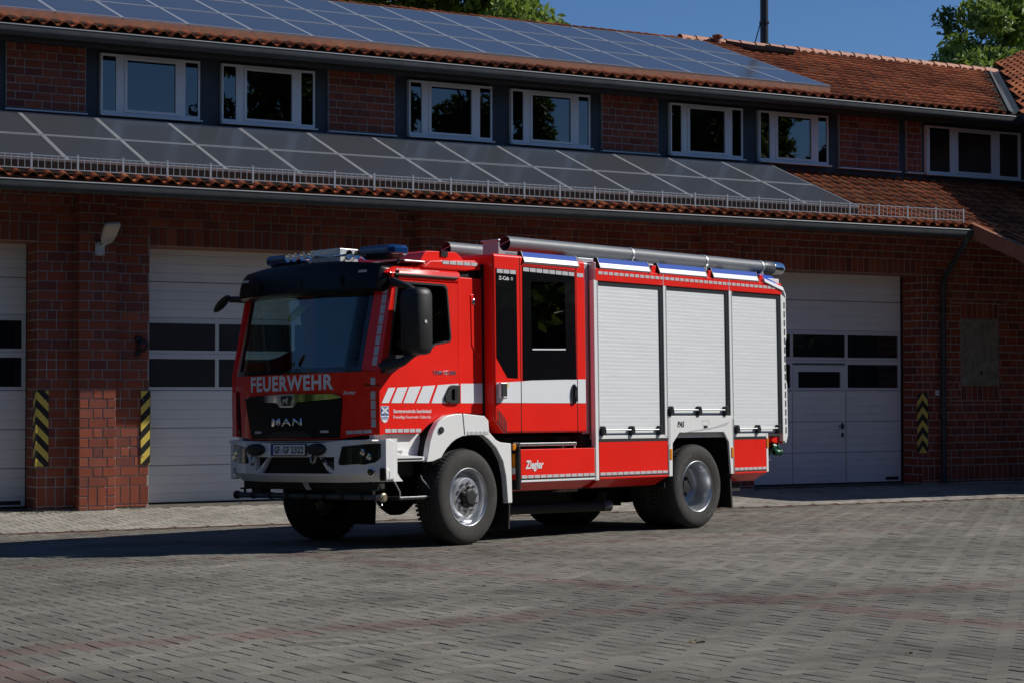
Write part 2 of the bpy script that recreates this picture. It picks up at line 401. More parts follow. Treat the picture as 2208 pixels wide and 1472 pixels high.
for a, b in prx:
    w = b-a; row('f', PY, a, b, -.01, .045, 0)
    for u0, u1 in ((0, .25), (.75, 1)): 
        for z0 in (.045, .178): BR.append(('f', PY, a+u0*w, a+u1*w, z0, z0+.132))
    soldiers('f', PY, a+.25*w, a+.75*w, .045, .31)
    for k in range(34):
        for u0, u1 in (((0, .37), (.37, .63), (.63, 1)) if k % 2 else ((0, .25), (.25, .75), (.75, 1))):
            BR.append(('f', PY, a+u0*w, a+u1*w, .31+k*CP, .31+(k+1)*CP))
        BR.append(('l', a, PY, WY, .31+k*CP, .31+(k+1)*CP))
    BR.append(('l', a, PY, WY, .0, .178)); BR.append(('l', a, PY, WY, .178, .31))
for b in (OPEN[1][1], OPEN[2][1], OPEN[4][1]):     # right-hand jambs, facing the camera
    if b < 5: continue
    for k in range(27):
        for u0, u1 in (((WY, WY+.266), (WY+.266, DOORY-.05)) if k % 2 else ((WY, WY+.133), (WY+.133, DOORY-.05))):
            BR.append(('l', b, u0, u1, .31+(k-2)*CP if k > 1 else k*.155, .31+(k-1)*CP if k > 1 else (k+1)*.155))
# plaque niche on the right wall
PLX0, PLX1, PLZ0, PLZ1 = 24.31, 25.19, 1.735, 2.924
N0, N1, M0, M1 = PLX0-.012, PLX1+.012, PLZ0-.275, PLZ1+.275; keep = []
for q in BR:
    if q[0] != 'f' or q[1] != WY or q[3] <= N0 or q[2] >= N1 or q[5] <= M0 or q[4] >= M1: keep.append(q); continue
    if q[4] < M0-.03: keep.append((*q[:4], q[4], M0))
    if q[5] > M1+.03: keep.append((*q[:4], M1, q[5]))
    for a, b in ((q[2], N0), (N1, q[3])):
        if b-a > .03: keep.append((q[0], q[1], a, b, max(q[4], M0), min(q[5], M1)))
BR = keep
soldiers('f', WY, N0, N1, PLZ1, M1); soldiers('f', WY, N0, N1, M0, PLZ0)
# upper wall brick panels
UY = 28.1; UPAN = [(7.48, 8.65), (12.55, 13.70), (17.61, 18.74), (22.71, 24.11), (24.30, 24.66)]
NB = len(BR)
for a, b in UPAN:
    for k in range(8): row('f', UY-.05, a, b, 5.72+k*.118, 5.72+(k+1)*.118, k)
def brick_arrays(L):
    A = np.array([(0 if q[0] == 'f' else 1, *q[1:]) for q in L]); n = len(A)
    g = .0085; pr = .011+rng.normal(0, .0018, n); u0, u1, z0, z1 = A[:, 2]+g, A[:, 3]-g, A[:, 4]+g, A[:, 5]-g
    back = A[:, 1]+.02; front = A[:, 1]-pr*.35; ins = .005
    V = []
    for uu0, uu1, zz0, zz1, p in ((u0+ins, u1-ins, z0+ins, z1-ins, front), (u0, u1, z0, z1, front+.005), (u0, u1, z0, z1, back)):
        for U, Z in ((uu0, zz0), (uu1, zz0), (uu1, zz1), (uu0, zz1)):
            f = A[:, 0] == 0; V.append(np.stack([np.where(f, U, p), np.where(f, p, U), Z], 1))
    V = np.stack(V, 1).reshape(-1, 3)
    f = [(0, 1, 2, 3)]
    for a in (0, 4):
        for i in range(4): j = (i+1) % 4; f.append((a+4+i, a+4+j, a+j, a+i))
    f = np.array(f); return V, (f[None]+12*np.arange(n)[:, None, None]).reshape(-1, 4)
# mortar backing = the wall itself
mw = MB()
for i in range(0, len(edges), 2): mw.box(edges[i], edges[i+1], WY+.006, WY+.5, -.1, DTOP)
mw.box(XL, XR, WY+.006, WY+.5, DTOP, ZTOP)
for a, b in PIERS: mw.box(a+.006, b-.006, PY+.006, WY+.01, -.1, ZTOP)
wall = mw.build('facade_wall', 'mortar', ST, recalc=False)
ctr = np.array([((q[2]+q[3])/2, q[1], (q[4]+q[5])/2) if q[0] == 'f' else (q[1], (q[2]+q[3])/2, (q[4]+q[5])/2) for q in BR])
pq = proj(ctr); dep = (ctr-CO)@CD
area = np.array([(q[3]-q[2])*(q[5]-q[4]) for q in BR])/dep**2*np.array([1 if q[0] == 'f' else .5 for q in BR])
vis = (pq[:, 0] > 3) & (pq[:, 0] < PXW-3) & ~((pq[:, 0] > 500) & (pq[:, 0] < 1700) & (pq[:, 1] > 545)) & (ctr[:, 2] < 4.25+(np.arange(len(BR)) >= NB)*5)
vis &= area > 1.2e-5
area = np.where(vis, area, 0); order = np.argsort(-area)
# the largest bricks in view as bricks of their own
unitV, unitF = None, None
def unit_brick(pl, t):
    i = .02; vs = []
    for a, b, p in ((i*.6, 1-i*.6, 0), (0, 1, .15), (0, 1, 1)):
        lo, hi = a-.5, b-.5
        for U, Z in ((lo, lo), (hi, lo), (hi, hi), (lo, hi)): vs.append((U, p, Z) if pl == 'f' else (p, U, Z))
    f = [(0, 1, 2, 3)]
    for a in (0, 4):
        for k in range(4): j = (k+1) % 4; f.append((a+4+k, a+4+j, a+j, a+k))
    return arrmesh('brick', np.array(vs), np.array(f), ['brick'], np.full(9, t))
ub = {}
picked = order[:300]
for i in picked:
    q = BR[i]; t = round(random.random()*11)/11; key = (q[0], t)
    if key not in ub: ub[key] = unit_brick(*key)
    o = link('brick', ub[key], wall); g = .017; pr = .004+abs(random.gauss(0, .002))
    if q[0] == 'f': o.location = ((q[2]+q[3])/2, q[1]-pr, (q[4]+q[5])/2); o.scale = (q[3]-q[2]-g, .024, q[5]-q[4]-g)
    else: o.location = (q[1]-pr, (q[2]+q[3])/2, (q[4]+q[5])/2); o.scale = (.024, q[3]-q[2]-g, q[5]-q[4]-g)
rest = [BR[i] for i in order[300:]]
V, F = brick_arrays(rest); o = link('brick_field', arrmesh('brick_field', V, F, ['brick'], np.repeat(rng.random(len(rest)), 9)), wall); o['kind'] = 'stuff'

# ---- sectional doors
RIB = .1345
def ribbed(x0, x1, z0, z1, y):
    mb = MB(); n = max(1, round((z1-z0)/RIB)); h = (z1-z0)/n; P = []
    for i in range(n): P += [(y, z0+i*h+.004), (y, z0+(i+1)*h-.012), (y+.010, z0+(i+1)*h-.004)]
    P = [(y+.010, z0)]+P; P += [(y+.04, z1), (y+.04, z0)]
    return mb.prism(P, 'x', x0, x1)
def garage(x0, x1, wicket=False, nm='garage_door'):
    d = empty(nm, ((x0+x1)/2, DOORY, 0), ST); d.location = (0, 0, 0)
    Y = DOORY; n = 3; st = .055
    for z0, z1 in ((3.215, 3.74), (2.692, 3.21)): ribbed(x0, x1, z0, z1, Y).build('door_section', 'door_white', d)
    w = (x1-x0-st)/n
    cell = [(x0+st+i*w, x0+(i+1)*w) for i in range(n)]
    for z0, z1, p0, p1 in ((2.175, 2.688, 2.22, 2.612), (1.645, 2.171, 1.69, 2.098)):
        holes = [(a, b, p0, p1) for a, b in cell]
        wk = wicket and z0 < 1.7
        if wk: a, b = cell[1]; holes[1] = (a-.01, b+.01, z0, z1-.05)
        MB().grid_frame(x0, x1, z0, z1, Y, Y+.04, holes).build('window_frame', 'door_alu', d)
        for i, (a, b) in enumerate(cell):
            if wk and i == 1: continue
            MB().box(a-.004, b+.004, Y+.016, Y+.022, p0-.004, p1+.004).build('pane', 'glass_pane', d)
    lows = ((1.1, 1.641), (.56, 1.096), (.022, .556))
    if not wicket:
        for z0, z1 in lows: ribbed(x0, x1, z0, z1, Y).build('door_section', 'door_white', d)
    else:
        a, b = cell[1]; a -= .01; b += .01
        for z0, z1 in lows:
            ribbed(x0, a-.012, z0, z1, Y).build('door_section', 'door_white', d); ribbed(b+.012, x1, z0, z1, Y).build('door_section', 'door_white', d)
            ribbed(a+.008, b-.008, z0, z1, Y+.003).build('wicket_section', 'door_white', d)
        MB().grid_frame(a+.004, b-.004, 1.645, 2.085, Y-.006, Y+.03, [(a+.12, b-.12, 1.69, 1.97)]).build('wicket_frame', 'door_alu', d)
        MB().box(a+.115, b-.115, Y+.01, Y+.016, 1.685, 1.975).build('pane', 'glass_pane', d)
        for zz in (1.62, 1.09, .55):
            for xx in (a, b): MB().box(xx-.018, xx+.018, Y-.016, Y, zz-.03, zz+.03).build('hinge', 'door_alu', d)
        h = MB(); h.box(b-.10, b-.06, Y-.008, Y+.004, .96, 1.07); h.tube([(b-.08, Y-.01, 1.02), (b-.08, Y-.055, 1.02), (b-.20, Y-.06, 1.015)], .011, 8); h.box(b-.10, b-.06, Y-.012, Y+.004, .82, .90)
        h.build('handle', 'black_pl', d, smooth=40)
    MB().box(x0, x1, Y-.006, Y+.05, -.02, .022).build('bottom_seal', 'rubber_seal', d)
    MB().box(x1-.36, x1-.06, Y-.004, Y+.001, .05, .105).build('maker_plate', 'black_pl', d)
    MB().box(x0-.15, x1+.15, Y+.042, Y+.06, -.05, 3.9).build('backing', 'room_grey', d)
    for xx in ((x1, x1+.10), (x0-.10, x0)): MB().box(xx[0]+.003, xx[1]-.003, Y-.03, Y+.035, 0, 3.72).build('side_track', 'rubber_seal', d)
    return d
for a, b in OPEN[1:]:
    garage(a, b, wicket=(b > 22))
for a, b in OPEN: MB().box(a-.0, b+.0, WY+.02, DOORY+.1, DTOP-.001, DTOP+.05).build('lintel_soffit', 'verge', ST)
MB().box(XL, XR, DOORY+.08, 28.4, -.1, 4.9).build('inner_block', 'dark_void', ST)

# ---- upper wall with windows
MB().box(XL, XR, UY, UY+.5, 5.2, 6.95).build('upper_wall', 'slate', ST)
for a, b in UPAN:
    MB().box(a-.004, b+.004, UY-.044, UY, 5.72, 6.66).build('panel_backing', 'mortar', ST)
    MB().box(a-.02, b+.02, UY-.10, UY-.0, 5.675, 5.70).build('sill', 'frame_white', ST, bevel=.004, bseg=1)
def window(x0, x1, z0, z1, fr):
    w = empty('window', (0, 0, 0), ST); W = x1-x0; Y = UY-.03
    L = [(x0+W*a, x0+W*b, s) for a, b, s in fr]; H = []; O = []
    for a, b, s in L:
        lo, hi = (z0+.085, z1-.075) if s else (z0+.055, z1-.035); H.append((a, b, lo, hi)); O.append((a-.05, b+.05, lo-.045, hi+.045) if s else (a, b, lo, hi))
    MB().grid_frame(x0, x1, z0, z1, Y-.05, Y+.03, O).build('frame', 'frame_white', w)
    for (a, b, s), h, g in zip(L, H, O):
        if s: MB().grid_frame(g[0]+.004, g[1]-.004, g[2]+.004, g[3]-.004, Y-.058, Y, [h]).build('sash', 'frame_white', w)
        MB().box(a-.01, b+.01, Y-.028, Y-.022, h[2]-.01, h[3]+.01).build('pane', 'glass_house', w)
        MB().box(a-.01, b+.01, Y-.002, Y+.004, h[2]-.01, h[3]+.01).build('dark_room', 'dark_void', w)
    MB().box(x0-.02, x1+.02, Y-.13, Y-.05, z0-.03, z0-.004).build('sill', 'frame_white', w, bevel=.004, bseg=1)
STD = [(.018, .150, 0), (.262, .748, 1), (.850, .982, 0)]
for a, b in ((8.87, 10.41), (10.76, 12.30), (13.94, 15.46), (15.82, 17.35), (18.98, 20.52), (20.88, 22.43)): window(a, b, 5.71, 6.61, STD)
window(24.76, 27.13, 5.69, 6.60, [(.03, .245, 0), (.325, .685, 1), (.77, .975, 0)])

# ================================================================== ROOFS
GY, GZ, TP = 25.20, 4.368, .39      # lower gutter lip, pitch
UGY, UGZ, UTP = 27.35, .1886*27.35+CAMZ, .36
def zlow(Y, off=0): return GZ+.05+off+TP*(Y-GY)
def zup(Y, off=0): return UGZ+.05+off+UTP*(Y-UGY)
RY, RZ = 32.6, zup(32.6)
lr = empty('lower_roof', (0, 0, 0), ST); ur = empty('upper_roof', (0, 0, 0), ST)
def deckquad(name, par, pts): MB().add(pts, [(0, 1, 2, 3)]).build(name, 'roof_deck', par, recalc=False, solid=-.06)
PYF = 22.98
deckquad('roof_deck', lr, [(XL, GY+.14, zlow(GY+.14, -.04)), (XR, GY+.14, zlow(GY+.14, -.04)), (XR, UY+.2, zlow(UY+.2, -.04)), (XL, UY+.2, zlow(UY+.2, -.04))])
deckquad('porch_deck', lr, [(23.36, PYF, zlow(PYF, -.04)), (XR, PYF, zlow(PYF, -.04)), (XR, GY+.03, zlow(GY+.03, -.04)), (23.36, GY+.03, zlow(GY+.03, -.04))])
deckquad('roof_deck', ur, [(XL, UGY+.14, zup(UGY+.14, -.04)), (26.35, UGY+.14, zup(UGY+.14, -.04)), (30.75, RY, zup(RY, -.04)), (XL, RY, zup(RY, -.04))])
MB().add([(XL, RY, RZ-.03), (38, RY, RZ-.03), (38, RY+5, RZ-1.9), (XL, RY+5, RZ-1.9)], [(0, 1, 2, 3)]).build('rear_slope', 'verge', ur, recalc=False)
MB().box(XL, 27, UGY+.06, UY+.02, 6.66, 6.72).build('soffit', 'soffit', ur); MB().box(XL, 26.4, UGY+.16, UGY+.19, 6.60, UGZ+.02).build('fascia', 'soffit', ur)
# pantile
TW, TL = .21, .335
uu = np.array([-.105, -.08, -.055, -.03, 0, .03, .055, .08, .105, .122]); zz = .034*np.cos(2*math.pi*(uu+.03)/.21)
def tile_geo():
    th = .020; V = []
    for (yy, dz) in ((0, .030), (TL+.04, .0)):
        for d in (0, -th): V += [(u, yy, z+dz+d) for u, z in zip(uu, zz)]
    n = len(uu); F = []
    for i in range(n-1):
        F.append((i, i+1, 2*n+i+1, 2*n+i)); F.append((n+i, n+i+1, i+1, i))
    F.append((n, 0, 2*n, 3*n)); F.append((n-1, 2*n-1, 4*n-1, 3*n-1))
    return np.array(V), np.array(F)
TV, TF = tile_geo()
def tiles(par, name, spots, pitch, axis='y', nobj=0):
    # spots: (x, y, z) of each tile's lower edge; axis: direction of rise
    a = math.atan(pitch); c, s = math.cos(a), math.sin(a)
    R = np.array([[1, 0, 0], [0, c, -s], [0, s, c]])
    if axis == 'x': R = np.array([[0, 1, 0], [-1, 0, 0], [0, 0, 1]])@R
    S = np.array(spots); q = proj(S); dep = (S-CO)@CD
    ins = (q[:, 0] > 0) & (q[:, 0] < PXW) & (q[:, 1] > -5) & (q[:, 1] < 640)
    order = np.argsort(np.where(ins, dep, 1e6)); top, rest = order[:nobj], order[nobj:]
    vm = {}
    for i in top:
        t = round(random.random()*7)/7
        if t not in vm: vm[t] = arrmesh('roof_tile', TV@R.T, TF, ['tile'], np.full(len(TF), t)); vm[t].polygons.foreach_set('use_smooth', [True]*len(TF)); vm[t].set_sharp_from_angle(angle=.7)
        o = link('roof_tile', vm[t], par); o.location = S[i]+rng.normal(0, .003, 3)
    if len(rest):
        jit = rng.normal(0, .003, (len(rest), 1, 3)); V = ((TV@R.T)[None]+S[rest][:, None]+jit).reshape(-1, 3)
        F = (TF[None]+len(TV)*np.arange(len(rest))[:, None, None]).reshape(-1, 4)
        me = arrmesh(name, V, F, ['tile'], np.repeat(rng.random(len(rest)), len(TF))); me.polygons.foreach_set('use_smooth', [True]*len(F)); me.set_sharp_from_angle(angle=.7)
        o = link(name, me, par); o['kind'] = 'stuff'
cy = TL*math.cos(math.atan(TP)); cyu = TL*math.cos(math.atan(UTP))
sp = []
for r in range(-8, 10):
    Y = GY+.03+r*cy
    if Y > UY-.05 or Y < PYF-.1: continue
    for i in range(-4, 110):
        X = 4.6+i*TW+(.0 if r % 2 else .0)
        if X > XR-.1: break
        if r < 0 and X < 23.42: continue
        if r >= 2 and X < 20.8: continue
        sp.append((X, Y, zlow(Y)))
tiles(lr, 'roof_tile_field', sp, TP, nobj=210)
sp = []
for r in range(0, 17):
    Y = UGY+.03+r*cyu
    if Y > RY-.1: break
    for i in range(0, 130):
        X = 4.6+i*TW
        if X > 26.2+max(0, Y-27.43)*.852: break
        if r >= 2 and X < 21.9 and Y < 31.4: continue
        sp.append((X, Y, zup(Y)))
tiles(ur, 'roof_tile_field', sp, UTP, nobj=90)
# wing roof beyond the valley
WEX, WEZ = 26.55, 6.82; WP = .42
wr = empty('wing_roof', (0, 0, 0), ST)
sp = []
for r in range(0, 22):
    X = WEX+r*TL*math.cos(math.atan(WP))
    for i in range(0, 60):
        Y = 22.8+i*TW
        if Y > 27.43 and X < 26.45+(Y-27.43)*.852+.12: continue
        if Y > 34: break
        sp.append((X, Y, WEZ+.05+(X-WEX)*WP))
tiles(wr, 'roof_tile_field', sp, WP, 'x')
MB().add([(WEX, 22.75, WEZ), (34, 22.75, WEZ+(34-WEX)*WP), (34, 34, WEZ+(34-WEX)*WP), (WEX, 34, WEZ)], [(0, 1, 2, 3)]).build('wing_deck', 'roof_deck', wr, recalc=False)
MB().box(WEX-.08, WEX+.03, 22.8, 27.35, WEZ-.12, WEZ+.02).build('wing_gutter', 'zinc', wr)
v0, v1 = Vector((26.40, 27.43, zup(27.43, .03))), Vector((30.75, RY, zup(RY, .03)))
MB().loft([[v0+Vector((-.14, 0, .02)), v0+Vector((.0, 0, -.02)), v0+Vector((.14, 0, .03)), v0+Vector((0, 0, -.05))], [v1+Vector((-.14, 0, .02)), v1+Vector((0, 0, -.02)), v1+Vector((.14, 0, .03)), v1+Vector((0, 0, -.05))]]).build('valley_flashing', 'zinc', wr)
wb = MB(); wb.box(27.3, 34, 23.0, 28.5, -.1, WEZ+.1); wb.build('wing_wall', 'mortar', ST)
# ridge tiles
pm('ridge', (.47, .22, .14), .7, var=.25, vscale=9)
for i in range(23):
    x0 = 22.30+i*.37
    rings = []
    for xx, rad in ((x0, .125), (x0+.30, .112), (x0+.385, .105)):
        rings.append([(xx, RY+rad*math.cos(t), RZ-.02+rad*math.sin(t)) for t in [math.pi*k/8 for k in range(9)]])
    MB().loft(rings, closed=False).build('ridge_tile', 'ridge', ur, smooth=60, recalc=False)
# gutters
def gutter(par, y, z, x0, x1, nm='gutter'):
    dr = .062
    P = [(y-.003, z)]+[(y+.075+.078*math.cos(t), z-dr+.078*math.sin(t)) for t in [math.pi+math.pi*k/12 for k in range(13)]]+[(y+.153, z)]
    Pi = [(y+.147, z)]+[(y+.075+.072*math.cos(t), z-dr+.072*math.sin(t)) for t in [2*math.pi-math.pi*k/12 for k in range(13)]]+[(y+.003, z)]
    g = MB().prism(P+Pi, 'x', x0, x1).build(nm, 'zinc', par, smooth=50)
    MB().tube([(x0, y-.002, z+.004), (x1, y-.002, z+.004)], .011, 8).build('gutter_bead', 'bead', g, smooth=60)
    for i in range(int((x1-max(x0, 4))/2.0)):
        xx = max(x0, 4)+1.3+i*2.0
        MB().loft([[(xx, y+.075+.081*math.cos(t), z-.062+.081*math.sin(t)) for t in [math.pi+math.pi*j/10 for j in range(11)]], [(xx+.03, y+.075+.081*math.cos(t), z-.062+.081*math.sin(t)) for t in [math.pi+math.pi*j/10 for j in range(11)]]], closed=False).build('gutter_joint', 'zinc', g, smooth=60, recalc=False)
gutter(lr, GY, GZ, XL, 23.34); gutter(ur, UGY, UGZ, XL, 26.36)
# verge of the porch roof
vg = MB()
for i in range(7):
    y0 = PYF+.0+i*.335; y1 = min(y0+.345, GY+.1)
    if y0 < y1: vg.add([(23.30-.004*(i % 2), y0, zlow(y0, .05)), (23.30-.004*(i % 2), y1, zlow(y1, .05)), (23.30-.004*(i % 2), y1, zlow(y1, -.20)), (23.30-.004*(i % 2), y0, zlow(y0, -.22)), (23.40, y0, zlow(y0, .05)), (23.40, y1, zlow(y1, .05)), (23.40, y1, zlow(y1, -.20)), (23.40, y0, zlow(y0, -.22))], [(0, 1, 2, 3), (4, 5, 6, 7), (0, 1, 5, 4), (2, 3, 7, 6), (1, 2, 6, 5), (0, 3, 7, 4)])
vg.build('verge_board', 'verge', lr)
gutter(lr, PYF-.09, zlow(PYF)-.05, 23.36, XR, 'porch_gutter')
# down pipe
dp = MB(); dx = 23.78
dp.tube([(23.22, GY+.08, GZ-.12), (23.22, GY+.09, GZ-.18), (23.26, GY+.22, GZ-.27), (dx-.08, WY-.26, 3.66), (dx-.01, WY-.13, 3.50), (dx, WY-.11, 3.36), (dx, WY-.11, .0)], .05, 12)
dpo = dp.build('downpipe', 'zinc', ST, smooth=60)
for zc in (3.1, 1.9, .75): MB().tube([(dx, WY-.11, zc-.02), (dx, WY-.11, zc+.02)], .058, 14).build('pipe_clip', 'zinc', dpo, smooth=50)

# ================================================================== SNOW GUARD
sg = empty('snow_guard', (15, GY+.15, GZ+.1), label='long galvanised snow guard grating along the lower eave', cat='snow guard'); sg.location = (0, 0, 0)
SY = GY+.16; z0 = GZ+.085; z1 = z0+.285; pw = .62; xs = [23.22-i*pw for i in range(31)]
pmz = MB(); pmz.box(-.014, .014, -.006, .006, 0, z1-z0+.01); pmz.box(-.014, .014, .012, .02, 0, z1-z0-.03)
po = pmz.build('post', 'galv', sg); gm = MB(); gm.box(.016, pw-.016, -.004, .004, .085, .098); gm.box(.016, pw-.016, -.004, .004, .258, .27)
for i in range(6): xx = pw*(i+1)/7; gm.box(xx-.004, xx+.004, -.0036, .0036, .098, .258)
go = gm.build('grating', 'galv', sg); go.location = (xs[1], SY, z0)
for i, x in enumerate(xs):
    o = po if i == 0 else link('post', po.data, sg); o.location = (x, SY, z0)
    if i > 1: q = link('grating', go.data, sg); q.location = (x, SY, z0)

# ================================================================== SOLAR ARRAYS
def array(label, nm, xs, rows, zf, pitch):
    a = empty(nm, (0, 0, 0), label=label, cat='solar array'); ang = math.atan(pitch)
    for (y0, y1) in rows:
        L = (y1-y0)/math.cos(ang)
        for x0, x1 in zip(xs[:-1], xs[1:]):
            w = x1-x0-.012; l = L-.02
            key = (round(w, 2), round(l, 2))
            if key not in array.c:
                fr = MB().prism([(0, 0), (w, 0), (w, l), (0, l)], 'z', -.035, 0, [[(.022, .022), (w-.022, .022), (w-.022, l-.022), (.022, l-.022)]]).build('solar_panel', 'panel_frame', a)
                gl = MB().box(.02, w-.02, .02, l-.02, -.012, -.005).build('cell_sheet', 'solar', fr); array.c[key] = (fr.data, gl.data)
            else:
                fr = link('solar_panel', array.c[key][0], a); gl = link('cell_sheet', array.c[key][1], fr)
            fr.location = (x0+.006, y0+.008, zf(y0)); fr.rotation_euler = (ang+random.gauss(0, .0015), random.gauss(0, .001), 0)
    return a
array.c = {}
zl = lambda Y: GZ+.22+TP*(Y-GY); zu = lambda Y: UGZ+.2+UTP*(Y-UGY)
a1 = array('two rows of grey solar panels on the lower roof behind the snow guard', 'lower_solar_array', [21.05-1.119*i for i in range(15)][::-1], [(25.47, 26.69), (26.70, 27.90)], zl, TP)
a2 = array('three rows of bluish solar panels on the upper roof above the dormer windows', 'upper_solar_array', [22.20-1.009*i for i in range(18)][::-1], [(27.65, 28.98), (28.99, 30.32), (30.33, 31.66)], zu, UTP)
for a, xs2, y, zf in ((a1, 21.05-1.119*14, 25.49, zl), (a2, 22.2-1.009*17, 27.67, zu)):
    MB().box(xs2, a is a1 and 21.04 or 22.19, y, y+.03, zf(y)-.16, zf(y)-.04).build('lower_rail', 'verge' if a is a2 else 'roof_deck', a)
    for k in range(3):
        yy = y+.3+k*1.1; MB().box(xs2, a is a1 and 21.0 or 22.1, yy, yy+.04, zf(yy)-.12, zf(yy)-.045).build('mount_rail', 'galv', a)

# ================================================================== ROOF FITTINGS
fl = empty('flue_pipe', (24.5, 32.7, 8.5), label='tall black metal flue pipe rising behind the roof ridge', cat='chimney')
MB().tube([(0, 0, 0), (0, 0, 4.5)], .085, 16).build('pipe', 'flue', fl, smooth=60)
for zc in (.75, 2.2): MB().tube([(0, 0, zc), (0, 0, zc+.05)], .105, 16).build('clamp', 'flue', fl, smooth=50)
MB().tube([(-.25, .1, .1), (-.1, 0, .75)], .012, 6).build('stay', 'flue', fl)
sk = empty('skylight', (23.75, 31.6, zup(31.6)+.05), label='flat glass roof window propped beside the black flue pipe', cat='skylight'); sk.rotation_euler = (math.atan(UTP)-.10, 0, 0)
MB().prism([(-.35, 0), (.7, 0), (.7, 1.05), (-.35, 1.05)], 'z', .05, .13, [[(-.29, .06), (.64, .06), (.64, .99), (-.29, .99)]]).build('frame', 'flue', sk); MB().box(-.3, .65, .05, 1.0, .09, .10).build('pane', 'glass_house', sk)
MB().box(-.33, .68, .03, 1.0, -.1, .05).build('kerb', 'flue', sk)
vt = empty('roof_vent', (23.1, 32.4, 8.62), label='small round clay vent cowl standing on the roof ridge', cat='vent')
MB().lathe([(.07, 0), (.065, .16), (.11, .18), (.11, .22), (.0, .25)], (0, 0, 0), (0, 0, 1), 16).build('cowl', 'verge', vt, smooth=50)

# ================================================================== THINGS ON THE WALL
def bars(x0, x1, z0, z1, n, slope, mk, mb):
    # slanted stripes clipped to the plate; mk maps (u,z) to a point
    h = (z1-z0)/n; w = x1-x0
    for i in range(-2, n*2+2):
        za = z0+i*h; P = [(x0, za), (x1, za+slope*w), (x1, za+slope*w+h), (x0, za+h)]
        # clip in z
        for lim, sgn in ((z0, 1), (z1, -1)):
            Q = []
            for k in range(len(P)):
                p, q = P[k], P[(k+1) % len(P)]; ip = (p[1]-lim)*sgn >= 0; iq = (q[1]-lim)*sgn >= 0
                if ip: Q.append(p)
                if ip != iq: t = (lim-p[1])/(q[1]-p[1]); Q.append((p[0]+(q[0]-p[0])*t, lim))
            P = Q
            if len(P) < 3: break
        if len(P) >= 3: mb.add([mk(*p) for p in P], [tuple(range(len(P)))], i % 2)
def lguard(nm, label, corner, w, side, z0, z1, n, ydepth=.12):
    o = empty(nm, (corner, WY, z0), label=label, cat='warning marker', group='striped corner guards on the door jambs'); o.location = (0, 0, 0)
    f = MB(); y = WY-.022
    if side < 0: bars(corner-.012, corner+w, z0, z1, n, -1.05, lambda u, z: (u, y, z), f)
    else: bars(corner-w, corner+.012, z0, z1, n, 1.05, lambda u, z: (u, y, z), f)
    f.build('front_plate', ['hz_yellow', 'hz_black'], o, recalc=False, solid=.008)
    g = MB(); x = corner-.014 if side < 0 else corner+.014
    bars(WY-.022, WY+ydepth, z0, z1, n, -1.05, lambda u, z: (x, u, z), g)
    g.build('side_plate', ['hz_yellow', 'hz_black'], o, recalc=False, solid=.006)
    for zz in (z0+.12, z1-.12): MB().lathe([(.010, 0), (.008, .006), (0, .007)], ((corner+w*.75*(1 if side < 0 else -1)), y-.004, zz), (0, -1, 0), 8).build('screw', 'galv', o)
lguard('corner_guard', 'yellow and black striped corner guard on the shaded jamb left of the brick pier', OPEN[1][1], .155, -1, .60, 1.635, 9)
lguard('corner_guard', 'yellow and black striped corner guard right of the sunlit brick pier', OPEN[2][0], .125, 1, .60, 1.635, 9)
lguard('corner_guard', 'yellow and black chevron corner guard on the dark jamb by the downpipe', OPEN[4][1], .10, -1, .536, 1.594, 9)
sw = empty('wall_switch', (23.715, WY, 1.60), label='small pale switch box beside the downpipe', cat='switch')
MB().box(-.04, .04, -.04, -.004, -.045, .045).build('housing', 'frame_white', sw, bevel=.006); MB().box(-.022, .022, -.048, -.04, -.025, .02).build('key', 'plate_paint', sw, bevel=.003)
pq_ = empty('wall_plaque', (24.75, WY, PLZ0), label='weathered pale stone slab set into the brick wall', cat='plaque')
MB().box(-.44, .44, -.012, .03, 0, PLZ1-PLZ0).build('slab', 'board', pq_, bevel=.01); MB().lathe([(.03, 0), (.03, .012), (.012, .02), (0, .02)], (.02, -.012, .22), (0, -1, 0), 12).build('knob', 'hub', pq_)
# wall lamp on the pier
wl = empty('wall_lamp', (8.35, PY, 3.6), label='grey floodlight on an angled bracket high on the brick pier', cat='lamp'); wl.location = (0, 0, 0)
MB().box(8.285, 8.42, PY-.02, PY-.002, 3.50, 3.69).build('bracket_plate', 'plate_paint', wl, bevel=.004)
for x in (8.30, 8.405):
    for z in (3.515, 3.675): MB().lathe([(.009, 0), (.007, .006), (0, .007)], (x, PY-.02, z), (0, -1, 0), 8).build('bolt', 'hub', wl)
T0 = Vector((8.42, PY-.09, 3.66)); T1 = Vector(onY(244, 484, PY-.60)); dv = (T1-T0).normalized(); sx = Vector((1, .12, 0)); sx = (sx-dv*sx.dot(dv)).normalized(); nz = dv.cross(sx)*-1
if nz.z < 0: nz = -nz
MB().tube([(8.37, PY-.01, 3.63), (8.39, PY-.06, 3.65), T0], .022, 10).build('arm', 'lamp_body', wl, smooth=50)
Ll = (T1-T0).length; R_ = []
for t, w, h in ((-.02, .045, .03), (.06, .085, .05), (.2, .105, .055), (Ll*.6, .11, .05), (Ll-.03, .108, .04), (Ll, .095, .03)):
    c = T0+dv*t; R_.append([c+sx*(-w)+nz*0, c+sx*(-w)+nz*h*.7, c+sx*(-w*.6)+nz*h, c+sx*(w*.6)+nz*h, c+sx*w+nz*h*.7, c+sx*w])
MB().loft(R_).build('head', 'lamp_body', wl, smooth=30)
c0, c1 = T0+dv*(Ll*.35)-nz*.006, T0+dv*(Ll-.03)-nz*.006
MB().loft([[c0-sx*.092, c0+sx*.092, c0+sx*.092+nz*.01, c0-sx*.092+nz*.01], [c1-sx*.092, c1+sx*.092, c1+sx*.092+nz*.01, c1-sx*.092+nz*.01]]).build('lens', 'lamp_lens', wl)
